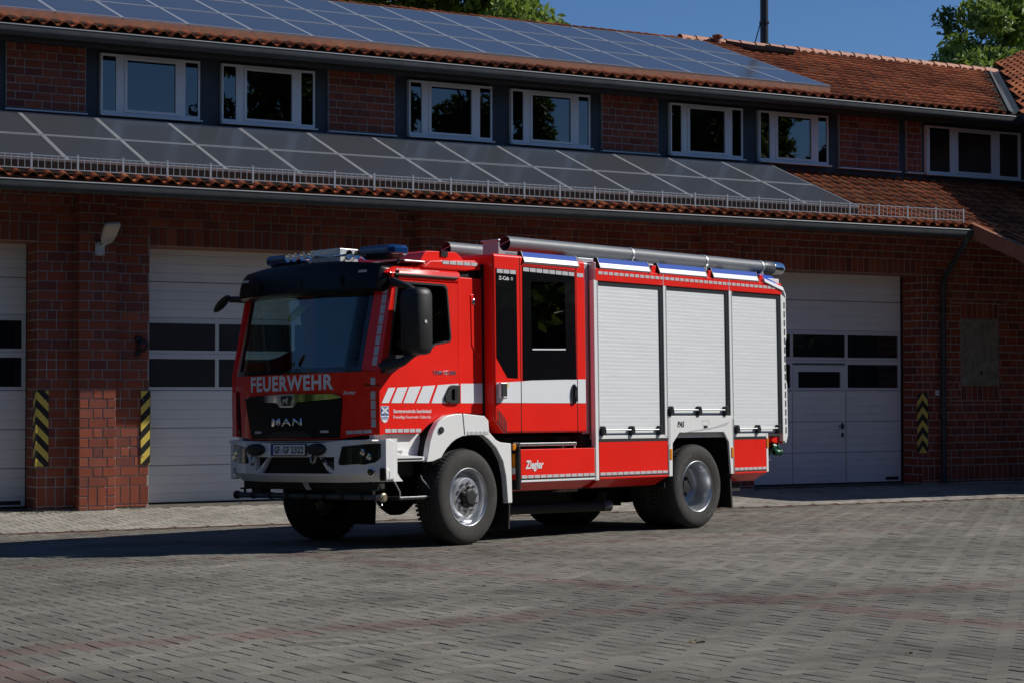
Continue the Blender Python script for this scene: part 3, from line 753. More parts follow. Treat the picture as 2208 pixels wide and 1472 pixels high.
# alarm bell
bp_ = onY(304, 745, WY); be = empty('alarm_bell', (bp_[0], WY, bp_[2]), label='black wall bell with a dull red centre beside the middle door', cat='bell')
pm('bell_red', (.16, .012, .01), .5)
MB().lathe([(.075, 0), (.085, .03), (.07, .055), (.045, .06), (.045, .055)], (.012, -.01, 0), (0, -1, 0), 24).build('gong', 'black_pl', be, smooth=40)
MB().lathe([(.045, .05), (.03, .062), (0, .064)], (.012, -.01, 0), (0, -1, 0), 20).build('boss', 'bell_red', be, smooth=40)
MB().box(-.09, -.0, -.04, -.004, .06, .13).build('bracket', 'black_pl', be, bevel=.01); MB().box(-.085, -.01, -.04, -.004, -.15, -.07).build('sounder', 'black_pl', be, bevel=.012)
# weeds at the pier base, fallen leaves
Vw, Fw, tw = [], [], []
for i in range(420):
    x = random.choice([random.uniform(7.0, 8.05), random.uniform(7.2, 8.0), random.uniform(8.6, 9.1), random.uniform(20, 23)]); y = random.gauss(26.28, .10) if x < 8.1 else random.gauss(26.45, .08)
    y = min(y, WY-.03); a = random.random()*6.28; l = random.uniform(.012, .035); z = zapron(y); n = len(Vw)
    Vw += [(x, y, z), (x+l*.4*math.cos(a+.5), y+l*.4*math.sin(a+.5), z+l*.6), (x+l*math.cos(a), y+l*math.sin(a), z+l*.5), (x+l*.4*math.cos(a-.5), y+l*.4*math.sin(a-.5), z+l*.5)]; Fw.append((n, n+1, n+2, n+3)); tw.append(random.random())
tag(link('weeds', arrmesh('weeds', np.array(Vw), np.array(Fw), ['leaf_weed'], tw)), 'tiny green weeds in the joints at the foot of the wall', 'weeds', kind='stuff')
def yard_at(px, py):
    w = ray(px, py); nn = np.array([0, .02405, 1.]); t = (.02405*19.151-nn@CO)/(nn@w); return CO+w*t
for i, (px, py, s, lab) in enumerate(((1503, 1384, .05, 'curled dry leaf lying on the open paving below the rear wheel'), (1040, 1263, .03, 'small dark leaf scrap on the paving before the front wheel'), (1960, 1408, .02, 'tiny dark leaf fragment on the right of the yard paving'))):
    p = yard_at(px, py); lf = MB()
    for j in range(6):
        a = j*1.05+i; lf.add([(0, 0, .004), (s*math.cos(a), s*math.sin(a), .012), (s*.9*math.cos(a+.5), s*.9*math.sin(a+.5), .002)], [(0, 1, 2)])
    o = lf.build('fallen_leaf', 'leaf_dry', recalc=False, solid=.002); o.location = p; tag(o, lab, 'leaf')
# ================================================================== FIRE ENGINE  (a = rearward of the front axle, b = towards the camera side, c = up)
FE = empty('fire_engine', (0, 0, 0), label='red and white fire engine parked on the yard before the station doors', cat='fire engine')
tyw = math.radians(18.344); nzv = Vector((0, .02405, 1)).normalized(); rv = Vector((math.cos(tyw), math.sin(tyw), 0)); rv = (rv-nzv*rv.dot(nzv)).normalized(); yv = nzv.cross(rv)
FE.matrix_world = Matrix(((rv.x, yv.x, nzv.x, 9.2795), (rv.y, yv.y, nzv.y, 19.1513), (rv.z, yv.z, nzv.z, 0), (0, 0, 0, 1)))
def T(): return MB(flip=True)
def part(nm, mb, mat, par=FE, **k): return mb.build(nm, mat, par, **k)
def bx(nm, mat, a0, a1, b0, b1, c0, c1, par=FE, bevel=.006, **k): return T().box(a0, a1, b0, b1, c0, c1).build(nm, mat, par, bevel=bevel, **k)
def side(nm, mat, poly, b0, b1, holes=(), par=FE, bevel=.0, **k): return T().prism(poly, 'y', b0, b1, holes).build(nm, mat, par, bevel=bevel, **k)
def gcur(b, k): x = abs(b); return .05*(x/.7)**2+(k*(x-.7)**2 if x > .7 else 0)
def SA(b, c):
    base = -1.36+.2*(c-1.8)/.82 if c > 1.8 else -1.36+.02*max(0, 1.5-c)
    return base+gcur(b, .25)
def SB(b, c): return -1.40+.04*(abs(b)/.7)**2+(.55*(abs(b)-.7)**2 if abs(b) > .7 else 0)+(.10*max(0, .76-c)/.09)
def fp(st, S=SA, off=0, th=.03, nr=5, mb=None, mi=0):
    # panel following the curved front: stations (b, c_bottom, c_top)
    mb = mb or T(); fine = []
    for (b0, l0, h0), (b1, l1, h1) in zip(st[:-1], st[1:]):
        n = max(1, int(abs(b1-b0)/.08))
        for i in range(n): t = i/n; fine.append((b0+(b1-b0)*t, l0+(l1-l0)*t, h0+(h1-h0)*t))
    fine.append(st[-1]); R = []
    for b, l, h in fine:
        col = [(b, l+(h-l)*i/nr) for i in range(nr+1)]
        R.append([(S(b, c)+off, b, c) for b, c in col]+[(S(b, c)+off+th, b, c) for b, c in reversed(col)])
    return mb.loft(R, True, mi)
def txt(body, nm, mat, u0, u1, v0, v1, mk, par=FE, bold=.0, shear=0, ext=0, sp=1.0):
    cu = bpy.data.curves.new('t', 'FONT'); cu.body = body; cu.offset = bold; cu.shear = shear; cu.resolution_u = 3; cu.space_character = sp
    o = bpy.data.objects.new('t', cu); COL.objects.link(o); me = bpy.data.meshes.new_from_object(o)
    bpy.data.objects.remove(o); bpy.data.curves.remove(cu)
    n = len(me.vertices); co = np.zeros(n*3, np.float32); me.vertices.foreach_get('co', co); co = co.reshape(-1, 3)
    lo, hi = co.min(0), co.max(0)
    P = [mk(u0+(u1-u0)*(x-lo[0])/(hi[0]-lo[0]), v0+(v1-v0)*(y-lo[1])/(hi[1]-lo[1]), .004) for x, y, z in co]
    me.vertices.foreach_set('co', np.array([(a, -b, c) for a, b, c in P], np.float32).ravel()); me.materials.clear(); me.materials.append(MAT[mat]); me.update(); me.name = nm
    ob = link(nm, me, par)
    if ext: m = ob.modifiers.new('s', 'SOLIDIFY'); m.thickness = ext; m.offset = 0
    return ob
def on_side(b): return lambda u, v, d: (u, b+d, v)
def on_front(S=SA, off=0): return lambda u, v, d: (S(u, v)+off-d, u, v)
def quads(nm, mat, Q, mk, par=FE, d=.003):
    mb = T()
    for q in Q:
        A0 = [mk(u, v, d) for u, v in q]; n = len(q); A1 = [mk(u, v, -.004) for u, v in q]
        mb.add(A0+A1, [tuple(range(n))]+[(i, (i+1) % n, n+(i+1) % n, n+i) for i in range(n)])
    return mb.build(nm, mat, par)
def dashes(nm, p0, p1, n, h, mk, gap=.14, par=FE, mat='reflect'):
    # broken reflective tape from p0 to p1 in (u,v)
    u0, v0 = p0; u1, v1 = p1; L = math.hypot(u1-u0, v1-v0); dx, dy = (u1-u0)/L, (v1-v0)/L; w = L/n; Q = []
    for i in range(n):
        s0, s1 = i*w+gap*w/2, (i+1)*w-gap*w/2; px, py = -dy*h/2, dx*h/2
        Q.append([(u0+dx*s0-px, v0+dy*s0-py), (u0+dx*s1-px, v0+dy*s1-py), (u0+dx*s1+px, v0+dy*s1+py), (u0+dx*s0+px, v0+dy*s0+py)])
    return quads(nm, mat, Q, mk, par)

# ---- chassis
ch = bx('chassis_frame', 'chassis', -1.15, 5.35, .34, .44, .72, .98, bevel=0); bx('frame_rail', 'chassis', -1.15, 5.35, -.44, -.34, .72, .98, ch, bevel=0)
bx('engine_block', 'chassis', -1.05, .35, -.5, .5, .55, 1.25, ch, bevel=.03); bx('gearbox', 'chassis', .35, 1.2, -.3, .3, .5, .95, ch, bevel=.04)
for a in (0, 3.967):
    T().tube([(a, -1.0, .5), (a, 1.0, .5)], .085, 12).build('axle', 'chassis', ch, smooth=60)
    T().lathe([(0, -.2), (.12, -.18), (.19, -.05), (.19, .05), (.12, .18), (0, .2)], (a, .12, .48), (1, 0, 0), 18).build('differential', 'chassis', ch, smooth=50)
T().tube([(.2, .1, .58), (3.8, .1, .52)], .06, 10).build('drive_shaft', 'chassis', ch, smooth=60)
bx('underbody', 'chassis', .72, 3.3, -1.15, 1.02, .52, 1.12, ch, bevel=0); bx('rear_underbody', 'chassis', 4.68, 5.35, -1.15, 1.05, .60, 1.1, ch, bevel=0)
bx('pump_housing', 'chassis', 1.35, 2.6, -.9, .35, .30, .53, ch, bevel=.06)
ex = T().tube([(.95, .88, .33), (2.45, .88, .315), (2.58, .92, .315)], .062, 14).build('exhaust', 'chassis', FE, smooth=60)
T().lathe([(.068, 0), (.070, .11), (.060, .112), (.058, .02)], (2.54, .905, .315), (.97, .24, 0), 18).build('tail_pipe', 'pipe_dark', ex, smooth=50)
# ---- wheels
TYP = [(.296, -.012), (.305, .004), (.33, .014), (.385, .022), (.43, .020), (.462, .006), (.486, -.018), (.497, -.045), (.5, -.085), (.488, -.089), (.488, -.103), (.5, -.107), (.501, -.145), (.488, -.149), (.488, -.163), (.501, -.167), (.5, -.205), (.488, -.209), (.488, -.223), (.498, -.227), (.492, -.265), (.47, -.295), (.42, -.312), (.33, -.312), (.28, -.30), (.275, -.16)]
RF = [(.303, -.004), (.305, .006), (.299, .011), (.291, .006), (.283, -.012), (.272, -.055), (.262, -.098), (.252, -.108), (.222, -.104), (.212, -.085), (.206, -.035), (.198, -.022), (.185, -.018), (.10, -.018), (.09, -.03)]
RR = [(.303, -.004), (.305, .006), (.299, .011), (.291, .006), (.282, -.012), (.270, -.075), (.256, -.17), (.250, -.215), (.235, -.232), (.19, -.238), (.13, -.236), (.11, -.225), (.09, -.225)]
wcache = {}
def wheel(a, s, front, steer=0):
    w = empty('wheel', (a, -s*1.2, .5), FE); w.rotation_euler = (0, 0, steer if s > 0 else steer+math.pi)
    ax = (0, 1, 0)
    def sub(nm, mk, par):
        k = (nm, front)
        if k in wcache: return link(nm, wcache[k], par)
        o = mk().build(*{'tyre': ('tyre', 'rubber'), 'rim': ('rim', 'rim'), 'hub': ('hub', 'hub'), 'wheel_nut': ('wheel_nut', 'nut' if front else 'hub'), 'inner_tyre': ('inner_tyre', 'rubber'), 'tread': ('tread', 'rubber')}[nm], par, smooth=35); wcache[k] = o.data; return o
    sub('tyre', lambda: T().lathe(TYP, (0, 0, 0), ax, 72, closed=True), w)
    def tread():
        t = T()
        for i in range(64):
            th = 2*math.pi*i/64
            for (h0, h1, sk) in ((-.082, -.03, .0), (-.29, -.232, .03)):
                P = []
                for hh, tt, r in ((h0, th, .494), (h1, th, .482), (h1, th+.055, .482), (h0, th+.055, .494), (h0, th, .507), (h1, th, .497), (h1, th+.055, .497), (h0, th+.055, .507)):
                    P.append((r*math.cos(tt+sk), hh, r*math.sin(tt+sk)))
                t.add(P, [(4, 5, 6, 7), (0, 1, 5, 4), (1, 2, 6, 5), (2, 3, 7, 6), (3, 0, 4, 7)])
        return t
    tag(sub('tread', tread, w), kind='stuff')
    sub('rim', lambda: T().lathe(RF if front else RR, (0, 0, 0), ax, 64), w)
    hb = [(.118, -.03), (.112, -.012), (.092, -.006), (.09, .035), (.078, .045), (.07, .052), (.0, .054)] if front else [(.12, -.236), (.112, -.215), (.08, -.21), (.076, -.15), (.068, -.142), (.0, -.138)]
    sub('hub', lambda: T().lathe(hb, (0, 0, 0), ax, 28), w)
    for i in range(10):
        th = 2*math.pi*i/10+.2; r = .150 if front else .125; h = -.018 if front else -.23
        key = ('wheel_nut', front)
        if key not in wcache: wcache[key] = T().lathe([(.017, 0), (.0165, .022), (.012, .03), (0, .031)], (0, 0, 0), ax, 7).build('wheel_nut', 'nut' if front else 'hub', w).data; o = [c for c in w.children if c.name.startswith('wheel_nut')][-1]
        else: o = link('wheel_nut', wcache[key], w)
        o.location = (r*math.cos(th), -h, r*math.sin(th))
        if front and i % 2 == 0:
            o = T().lathe([(.024, 0), (.022, .03), (.012, .034), (0, .034)], (.095*math.cos(th), .0, .095*math.sin(th)), ax, 8).build('hub_bolt', 'hub', w)
    if not front:
        o = link('inner_tyre', [c for c in w.children if c.name.startswith('tyre')][0].data, w); o.location = (0, .345, 0)
    return w
wheel(0, 1, True, math.radians(2.6)); wr1 = wheel(3.967, 1, False); wheel(0, -1, True, math.radians(2.6)); wheel(3.967, -1, False)
def ringtext(s, th0, dth, r, h, par, mat, mid):
    for i, chx in enumerate(s):
        th = th0+dth*i
        def mk(u, v, d, th=th): 
            rr = r+v; x, z = -u, rr
            return (x*math.cos(th)-rr*math.sin(th)*0+rr*math.cos(th+math.pi/2)*0+(-u)*0+rr*math.sin(th)-0*x+u*math.cos(th)-x*math.cos(th), mid+d*.3, rr*math.cos(th)-u*math.sin(th))
        txt(chx, 'tyre_letter', mat, -h*.42, h*.42, -h/2, h/2, mk, par, bold=.02)
pm('tyre_letter', (.085, .083, .08), .8)
ringtext('GOODYEAR', math.radians(100), math.radians(7.5), .405, .055, wr1, 'tyre_letter', .0215)
ringtext('GOODYEAR', math.radians(-75), math.radians(7.5), .405, .055, wr1, 'tyre_letter', .0215)

# ---- cab shell (hollow, so one sees through it)
cab = empty('cab', (0, 0, 0), FE)
B0, B1 = -1.17, 1.12
def C(nm, mb, mat, **k): return mb.build(nm, mat, cab, **k)
C('front_panel', fp([(B0, 1.16, 1.80), (-1.0, 1.155, 1.80), (-.70, 1.12, 1.795), (.66, 1.12, 1.795), (.92, 1.155, 1.80), (B1, 1.16, 1.80)]), 'red', smooth=40)
C('pillar_panel', fp([(.925, 1.81, 2.70), (B1, 1.80, 2.72)], th=.05, nr=8), 'red', smooth=40)
C('pillar_panel', fp([(B0, 1.80, 2.72), (-1.03, 1.81, 2.70)], th=.05, nr=8), 'red', smooth=40)
C('header_panel', fp([(B0, 2.64, 2.82), (B1, 2.64, 2.82)], th=.05), 'black_gl', smooth=40)
C('windscreen', fp([(-1.03, 1.80, 2.64), (.925, 1.80, 2.64)], off=.012, th=.006, nr=8), 'glass_clear', smooth=60)
C('windscreen_surround', fp([(-1.03, 1.795, 1.85), (.925, 1.795, 1.85)], off=-.002, th=.01), 'black_gl', smooth=60)
C('windscreen_edge', fp([(-1.035, 1.80, 2.64), (-.985, 1.80, 2.64)], off=-.002, th=.01, nr=8), 'black_gl', smooth=60)
C('windscreen_edge', fp([(.885, 1.80, 2.64), (.93, 1.80, 2.64)], off=-.002, th=.01, nr=8), 'black_gl', smooth=60)
DOOR = [(-1.163, 1.168), (-.62, 1.168), (-.5, 1.255), (-.3, 1.34), (-.10, 1.375), (-.038, 1.378), (-.04, 2.725), (-.94, 2.725), (-.975, 2.62), (-1.163, 1.80)]
HOLE = [(-1.045, 1.955), (-.80, 1.955), (-.50, 2.03), (-.38, 2.085), (-.17, 2.12), (-.155, 2.16), (-.205, 2.66), (-.25, 2.695), (-.88, 2.70), (-.93, 2.65)]
def grow(P, f):
    cx = sum(p[0] for p in P)/len(P); cz = sum(p[1] for p in P)/len(P); return [(cx+(x-cx)*(1+f), cz+(z-cz)*(1+f)) for x, z in P]
for s, b in ((1, B1), (-1, -B0)):
    d = side('door', 'red', DOOR, s*(b-.04), s*b, [HOLE], cab, smooth=40)
    side('window_seal', 'black_pl', grow(HOLE, .035), s*(b-.03), s*(b+.004), [grow(HOLE, -.02)], d)
    side('window', 'glass_clear' if s < 0 else 'glass_dark', grow(HOLE, .0), s*(b-.016), s*(b-.012), (), d)
    if s > 0:
        h = T().prism([(-.262, 1.50), (-.20, 1.475), (-.10, 1.472), (-.045, 1.478), (-.045, 1.665), (-.15, 1.668), (-.19, 1.655), (-.265, 1.545)], 'y', b-.01, b+.03, [[(-.195, 1.535), (-.165, 1.505), (-.105, 1.505), (-.105, 1.62), (-.165, 1.625)]]); h.build('door_handle', 'black_pl', d, bevel=.008)
        T().prism([(-.20, 1.51), (-.10, 1.50), (-.10, 1.63), (-.17, 1.63)], 'y', b-.006, b+.004).build('handle_cup', 'dark_void', d)
        T().prism([(-.125, 1.50), (-.098, 1.50), (-.098, 1.63), (-.125, 1.63)], 'y', b+.0, b+.028).build('grip', 'black_pl', d, bevel=.006)
        side('belt_trim', 'black_pl', [(-1.16, 1.80), (-1.02, 1.80), (-.84, 1.885), (-.40, 2.055), (-.40, 2.08), (-.52, 2.02), (-.82, 1.945), (-1.05, 1.945), (-1.145, 1.90)], b-.02, b+.006, (), d, bevel=.004)
    side('front_jamb', 'red', [(-1.19, 1.16), (-1.176, 1.16), (-1.176, 1.80), (-.988, 2.62), (-.955, 2.74), (-.97, 2.74), (-1.005, 2.62), (-1.19, 1.80)], s*(b-.05), s*(b-.001), (), cab)
    bx('roof_rail', 'red', -1.0, -.02, s*(b-.06), s*(b-.003), 2.735, 2.80, cab, bevel=.02)
    bx('rain_gutter', 'black_pl', -.96, -.05, s*(b-.01), s*(b+.016), 2.765, 2.792, cab, bevel=.008)
    bx('rear_pillar', 'red', -.032, .0, s*(b-.05), s*(b-.004), 1.37, 2.80, cab, bevel=.004)
rf = []
for a, z in ((-1.06, 2.80), (-1.02, 2.835), (-.9, 2.865), (-.4, 2.872), (.0, 2.872)):
    rf.append([(a, B0, 2.79), (a, B0+.01, z-.035), (a, B0+.06, z), (a, B1-.06, z), (a, B1-.01, z-.035), (a, B1, 2.79)])
C('roof', T().loft(rf), 'red', smooth=40)
bx('rear_wall', 'dark_void', -.03, -.005, B0+.04, B1-.04, 1.2, 2.80, cab, bevel=0); bx('floor', 'chassis', -1.15, 0, B0+.03, B1-.03, 1.24, 1.30, cab, bevel=0)
bx('dashboard', 'black_pl', -1.20, -.80, -1.06, 1.02, 1.3, 1.80, cab, bevel=.05, bseg=3); bx('dash_hood', 'black_pl', -1.16, -.74, .2, .95, 1.72, 1.92, cab, bevel=.06, bseg=3)
for b in (.52, -.55):
    st = empty('seat', (0, 0, 0), cab)
    bx('cushion', 'seat', -.62, -.1, b-.26, b+.26, 1.55, 1.72, st, bevel=.05, bseg=3); T().loft([[(-.14, b-.25, 1.7), (-.14, b+.25, 1.7), (-.04, b+.25, 1.7), (-.04, b-.25, 1.7)], [(-.12, b-.22, 2.3), (-.12, b+.22, 2.3), (-.03, b+.22, 2.3), (-.03, b-.22, 2.3)], [(-.12, b-.12, 2.52), (-.12, b+.12, 2.52), (-.04, b+.12, 2.52), (-.04, b-.12, 2.52)]]).build('backrest', 'seat', st, bevel=.04)
sw_ = empty('steering_wheel', (0, 0, 0), cab); axv = Vector((-.45, 0, -.9)).normalized(); cc = Vector((-.78, .52, 1.98)); xx = Vector((0, 1, 0)); yy = axv.cross(xx)
T().tube([cc+xx*.22*math.cos(t)+yy*.22*math.sin(t) for t in [2*math.pi*k/28 for k in range(29)]], .014, 8, cap=False).build('ring', 'black_pl', sw_, smooth=60)
T().tube([cc, cc+axv*.3], .03, 8).build('column', 'black_pl', sw_); T().tube([cc-xx*.21, cc+xx*.21], .016, 6).build('spoke', 'black_pl', sw_)
T().lathe([(.0, 0), (.11, .02), (.15, .06), (.14, .07), (.1, .03), (0, .01)], (-1.03, -.32, 2.50), (.6, .3, -.74), 20).build('interior_mirror', 'yellow', cab, smooth=50)
# visor and its lamps
V = []
for b, zt, zb, fr in ((-1.15, 2.83, 2.63, -1.07), (-1.12, 2.865, 2.61, -1.13), (-1.0, 2.90, 2.60, -1.19), (-.62, 2.938, 2.61, -1.24), (0, 2.952, 2.615, -1.265), (.5, 2.94, 2.61, -1.25), (.9, 2.905, 2.60, -1.20), (1.04, 2.868, 2.605, -1.14), (1.075, 2.83, 2.63, -1.07)):
    V.append([(fr+.05, b, zb), (fr, b, zb+.03), (fr+.02, b, zb+(zt-zb)*.55), (fr+.055, b, zb+(zt-zb)*.90), (fr+.09, b, zt), (fr+.45, b, zt-.005), (fr+.45, b, zt-.08), (fr+.16, b, zb)])
vz = C('sun_visor', T().loft(V), 'visor', smooth=35)
for b in (-.95, .87): T().box(-1.185, -1.12, b-.05, b+.05, 2.80, 2.825).build('marker_lamp', 'reflect', vz, bevel=.004)
for b in (-.66, .02, .62): T().box(-1.262, -1.2, b-.006, b+.006, 2.68, 2.78).build('visor_rib', 'black_pl', vz)
# red corner tape, lower front tape
dashes('reflective_tape', (1.055, 1.23), (1.055, 1.60), 4, .045, on_front(), .12); dashes('reflective_tape', (1.055, 1.655), (1.055, 1.735), 1, .045, on_front(), .1); dashes('reflective_tape', (1.06, 1.85), (1.045, 2.68), 8, .045, on_front(), .12)
dashes('reflective_tape', (1.065, 2.70), (1.09, 2.79), 1, .045, on_front(off=-.012), .1)
dashes('reflective_tape', (.74, 1.185), (1.04, 1.195), 3, .034, on_front(), .12); dashes('reflective_tape', (-1.14, 1.22), (-.98, 1.20), 3, .034, on_front(), .12)
dashes('reflective_tape', (-1.12, 1.198), (-.60, 1.198), 6, .036, on_side(B1), .14); dashes('reflective_tape', (-.93, 2.835), (-.30, 2.838), 5, .034, lambda u, v, d: (u, B1-.012+d*.3, v-.012), .08)
# side stripes
SP = [[(-1.160, 1.478), (-1.063, 1.478), (-.967, 1.634), (-1.066, 1.630)], [(-1.028, 1.478), (-.887, 1.478), (-.794, 1.640), (-.937, 1.634)], [(-.857, 1.478), (-.701, 1.478), (-.601, 1.650), (-.770, 1.642)], [(-.671, 1.478), (-.490, 1.478), (-.391, 1.662), (-.571, 1.652)], [(-.45, 1.478), (-.042, 1.478), (-.042, 1.684), (-.354, 1.665)]]
for q in SP: quads('white_stripe', 'stripe_white', [q], on_side(B1), cab)
txt('Samtgemeinde Isenbüttel', 'lettering', 'stripe_white', -1.0, -.457, 1.365, 1.415, on_side(B1), cab, bold=.018)
txt('Freiwillige Feuerwehr Calberlah', 'lettering', 'stripe_white', -1.0, -.465, 1.312, 1.352, on_side(B1), cab, bold=.004)
txt('TGM 15.290', 'lettering', 'chrome', -.425, -.088, 1.775, 1.815, on_side(B1), cab, bold=.02, ext=.006)
em = empty('coat_of_arms', (0, 0, 0), cab)
sh = [(-1.176, 1.447), (-1.062, 1.447), (-1.062, 1.345), (-1.07, 1.315), (-1.09, 1.29), (-1.119, 1.278), (-1.148, 1.29), (-1.168, 1.315), (-1.176, 1.345)]
quads('shield', 'stripe_white', [sh], on_side(B1), em, .003); quads('field', 'decal_blue', [[(-1.172, 1.443), (-1.066, 1.443), (-1.066, 1.352), (-1.172, 1.352)]], on_side(B1), em, .0045)
def ell(cx, cz, rx, rz, an, n=14): return [(cx+rx*math.cos(t)*math.cos(an)-rz*math.sin(t)*math.sin(an), cz+rx*math.cos(t)*math.sin(an)+rz*math.sin(t)*math.cos(an)) for t in [2*math.pi*k/n for k in range(n)]]
for sx_, sz_ in ((1, 1), (-1, 1), (1, -1), (-1, -1)): quads('wing', 'stripe_white', [ell(-1.119+sx_*.026, 1.402+sz_*.018, .026, .011, sx_*sz_*.65)], on_side(B1), em, .006)
quads('body', 'stripe_white', [[(-1.1225, 1.36), (-1.1155, 1.36), (-1.1155, 1.438), (-1.1225, 1.438)]], on_side(B1), em, .0065)
for zc in (1.338, 1.322):
    P = [(-1.168+.098*i/16, zc+.004*math.sin(i*1.2)) for i in range(17)]; quads('wave', 'decal_blue', [P+[(x, z-.007) for x, z in reversed(P)]], on_side(B1), em, .0045)
# front: lettering, grille, badge
txt('FEUERWEHR', 'lettering', 'stripe_white', -.712, .592, 1.622, 1.782, on_front(), cab, bold=.035, sp=1.12)
txt('Ziegler', 'lettering', 'stripe_white', .715, .872, 1.560, 1.605, on_front(), cab, bold=.02, shear=.2)
gr = C('grille', fp([(-.80, 1.48, 1.532), (-.70, 1.13, 1.53), (.66, 1.13, 1.53), (.705, 1.48, 1.532)], off=-.014, th=.03), 'grille', smooth=40)
fp([(-.42, 1.135, 1.14), (-.28, 1.135, 1.205), (.18, 1.135, 1.205), (.32, 1.135, 1.14)], off=-.022, th=.01).build('lower_scoop', 'black_pl', gr, smooth=40)
fp([(-.805, 1.528, 1.545), (-.70, 1.522, 1.572), (-.22, 1.503, 1.585), (-.16, 1.452, 1.59), (.045, 1.452, 1.59), (.11, 1.503, 1.585), (.60, 1.527, 1.578), (.71, 1.536, 1.552)], off=-.032, th=.02, nr=3).build('chrome_bar', 'chrome', gr, smooth=40)
T().prism([(-.125, 1.572), (.015, 1.572), (.035, 1.545), (.0, 1.468), (-.11, 1.468), (-.145, 1.545)], 'x', SA(0, 1.5)-.041, SA(0, 1.5)-.02).build('badge', 'black_gl', gr, bevel=.004)
LION = [(-.098, 1.487), (-.088, 1.487), (-.082, 1.510), (-.055, 1.513), (-.045, 1.487), (-.034, 1.487), (-.036, 1.508), (-.028, 1.487), (-.019, 1.487), (-.022, 1.520), (-.010, 1.538), (-.018, 1.555), (-.034, 1.556), (-.046, 1.540), (-.078, 1.538), (-.092, 1.532), (-.103, 1.541), (-.106, 1.536), (-.094, 1.520)]
T().prism(LION, 'x', SA(0, 1.5)-.047, SA(0, 1.5)-.040).build('lion_emblem', 'chrome', gr)
txt('MAN', 'lettering', 'chrome', -.305, .168, 1.258, 1.340, on_front(off=-.022), gr, bold=.025, ext=.012, sp=1.25)
for b in (-.57, .475): fp([(b-.055, 1.185, 1.21), (b+.055, 1.185, 1.21)], off=-.020, th=.01).build('side_flash', 'reflect', gr)
fp([(-1.165, 1.18, 1.62), (-1.03, 1.15, 1.64)], off=-.03, th=.02, nr=4).build('corner_deflector', 'red', cab, smooth=40); fp([(-1.028, 1.40, 1.64), (-.99, 1.15, 1.60), (-.96, 1.15, 1.35)], off=-.006, th=.01, nr=4).build('deflector_gap', 'dark_void', cab)
fp([(.96, 1.655, 1.668), (B1, 1.65, 1.663)], off=-.003, th=.01).build('panel_joint', 'dark_void', cab)

# ---- bumper
bu = empty('front_bumper', (0, 0, 0), FE)
def BU(nm, st, mat, off=0, th=.12, **k): return fp(st, SB, off, th, 6).build(nm, mat, bu, smooth=35, **k)
BU('upper_bar', [(-1.20, .945, 1.115), (-.70, .94, 1.105), (-.36, .94, 1.085), (.47, .94, 1.085), (.75, .94, 1.105), (1.2, .945, 1.12)], 'white')
BU('lower_bar', [(-.56, .68, .772), (.64, .68, .772)], 'white', -.01)
BU('end_block', [(-1.20, .69, .943), (-.56, .68, .938), (-.555, .68, .79), (-.35, .935, .9385)], 'white'); BU('end_block', [(.44, .935, .9385), (.635, .68, .79), (.64, .68, .938), (1.20, .69, .943)], 'white')
BU('air_intake', [(-.58, .77, .95), (.66, .77, .95)], 'grille', .05, .03)
for s, P in ((1, [(.70, .875, .885), (.745, .868, 1.035), (.93, .88, 1.05), (.98, .872, 1.055), (1.09, .895, 1.062), (1.135, .94, 1.06)]), (-1, [(-1.19, .92, 1.06), (-1.10, .90, 1.06), (-.78, .88, 1.04), (-.70, .885, .90)])):
    hl = BU('headlight', P, 'lamp_glass', -.008, .02); 
    BU('headlight_rim', [(b, l-.010, h+.010) for b, l, h in P], 'black_gl', -.004, .02)
    for i, bb in enumerate((.98, 1.04)): T().lathe([(.0, .002), (.030, .0), (.036, .012), (.030, .016), (0, .012)], (SB(bb*s, .97)-.012, bb*s, .985-.045*i), (-1, 0, 0), 18).build('lamp_reflector', 'chrome', hl, smooth=50)
    T().lathe([(.042, .0), (.042, .018), (.034, .020), (.030, .008), (.018, .006), (0, .010)], (SB(1.05*s, .786)+.002, 1.05*s, .786), (-.93, .36*s, 0), 22).build('fog_lamp', 'chrome', bu, smooth=40)
    T().lathe([(.030, .0), (.028, .01), (0, .012)], (SB(1.05*s, .786)-.012, 1.05*s, .786), (-.93, .36*s, 0), 18).build('fog_lens', 'lamp_glass', bu, smooth=40)
for b0, b1 in ((-.69, -.395), (.295, .535)):
    T().loft([[(SB(b, 1.0)-d, b, c) for b, c in ell((b0+b1)/2, 1.018, (b1-b0)/2*k, .062*k, 0, 20)] for d, k in ((-.01, 1), (.035, .98), (.06, .88), (.068, .6))]).build('winch_cover', 'black_pl', bu, smooth=50)
for b in (-.568, .396):
    T().tube([(SB(b, .95)-.01, b-.034, .955), (SB(b, .95)-.045, b-.034, .935), (SB(b, .9)-.05, b-.026, .893), (SB(b, .9)-.05, b, .878), (SB(b, .9)-.05, b+.026, .893), (SB(b, .9)-.045, b+.034, .935), (SB(b, .9)-.01, b+.034, .955)], .013, 8).build('shackle', 'brass' if b > 0 else 'alu', bu, smooth=60)
BU('tow_eye_cover', [(.545, .855, .895), (.63, .852, .895)], 'black_pl', -.004, .02); BU('tow_eye_cover', [(-.66, .855, .895), (-.60, .852, .895)], 'black_pl', -.004, .02)
T().lathe([(.022, 0), (.02, .02), (0, .022)], (SB(.5, .9)-.01, .505, .905), (-1, 0, 0), 14).build('plug', 'black_pl', bu)
T().prism([(-1.235, .70), (-1.19, .70), (-1.19, .83), (-1.235, .83)], 'y', 1.155, 1.215).build('socket', 'black_gl', bu, bevel=.012); T().tube([(-1.19, 1.215, .83), (-1.165, 1.225, .80), (-1.16, 1.225, .74), (-1.185, 1.215, .69)], .004, 6).build('socket_cable', 'alu', bu)
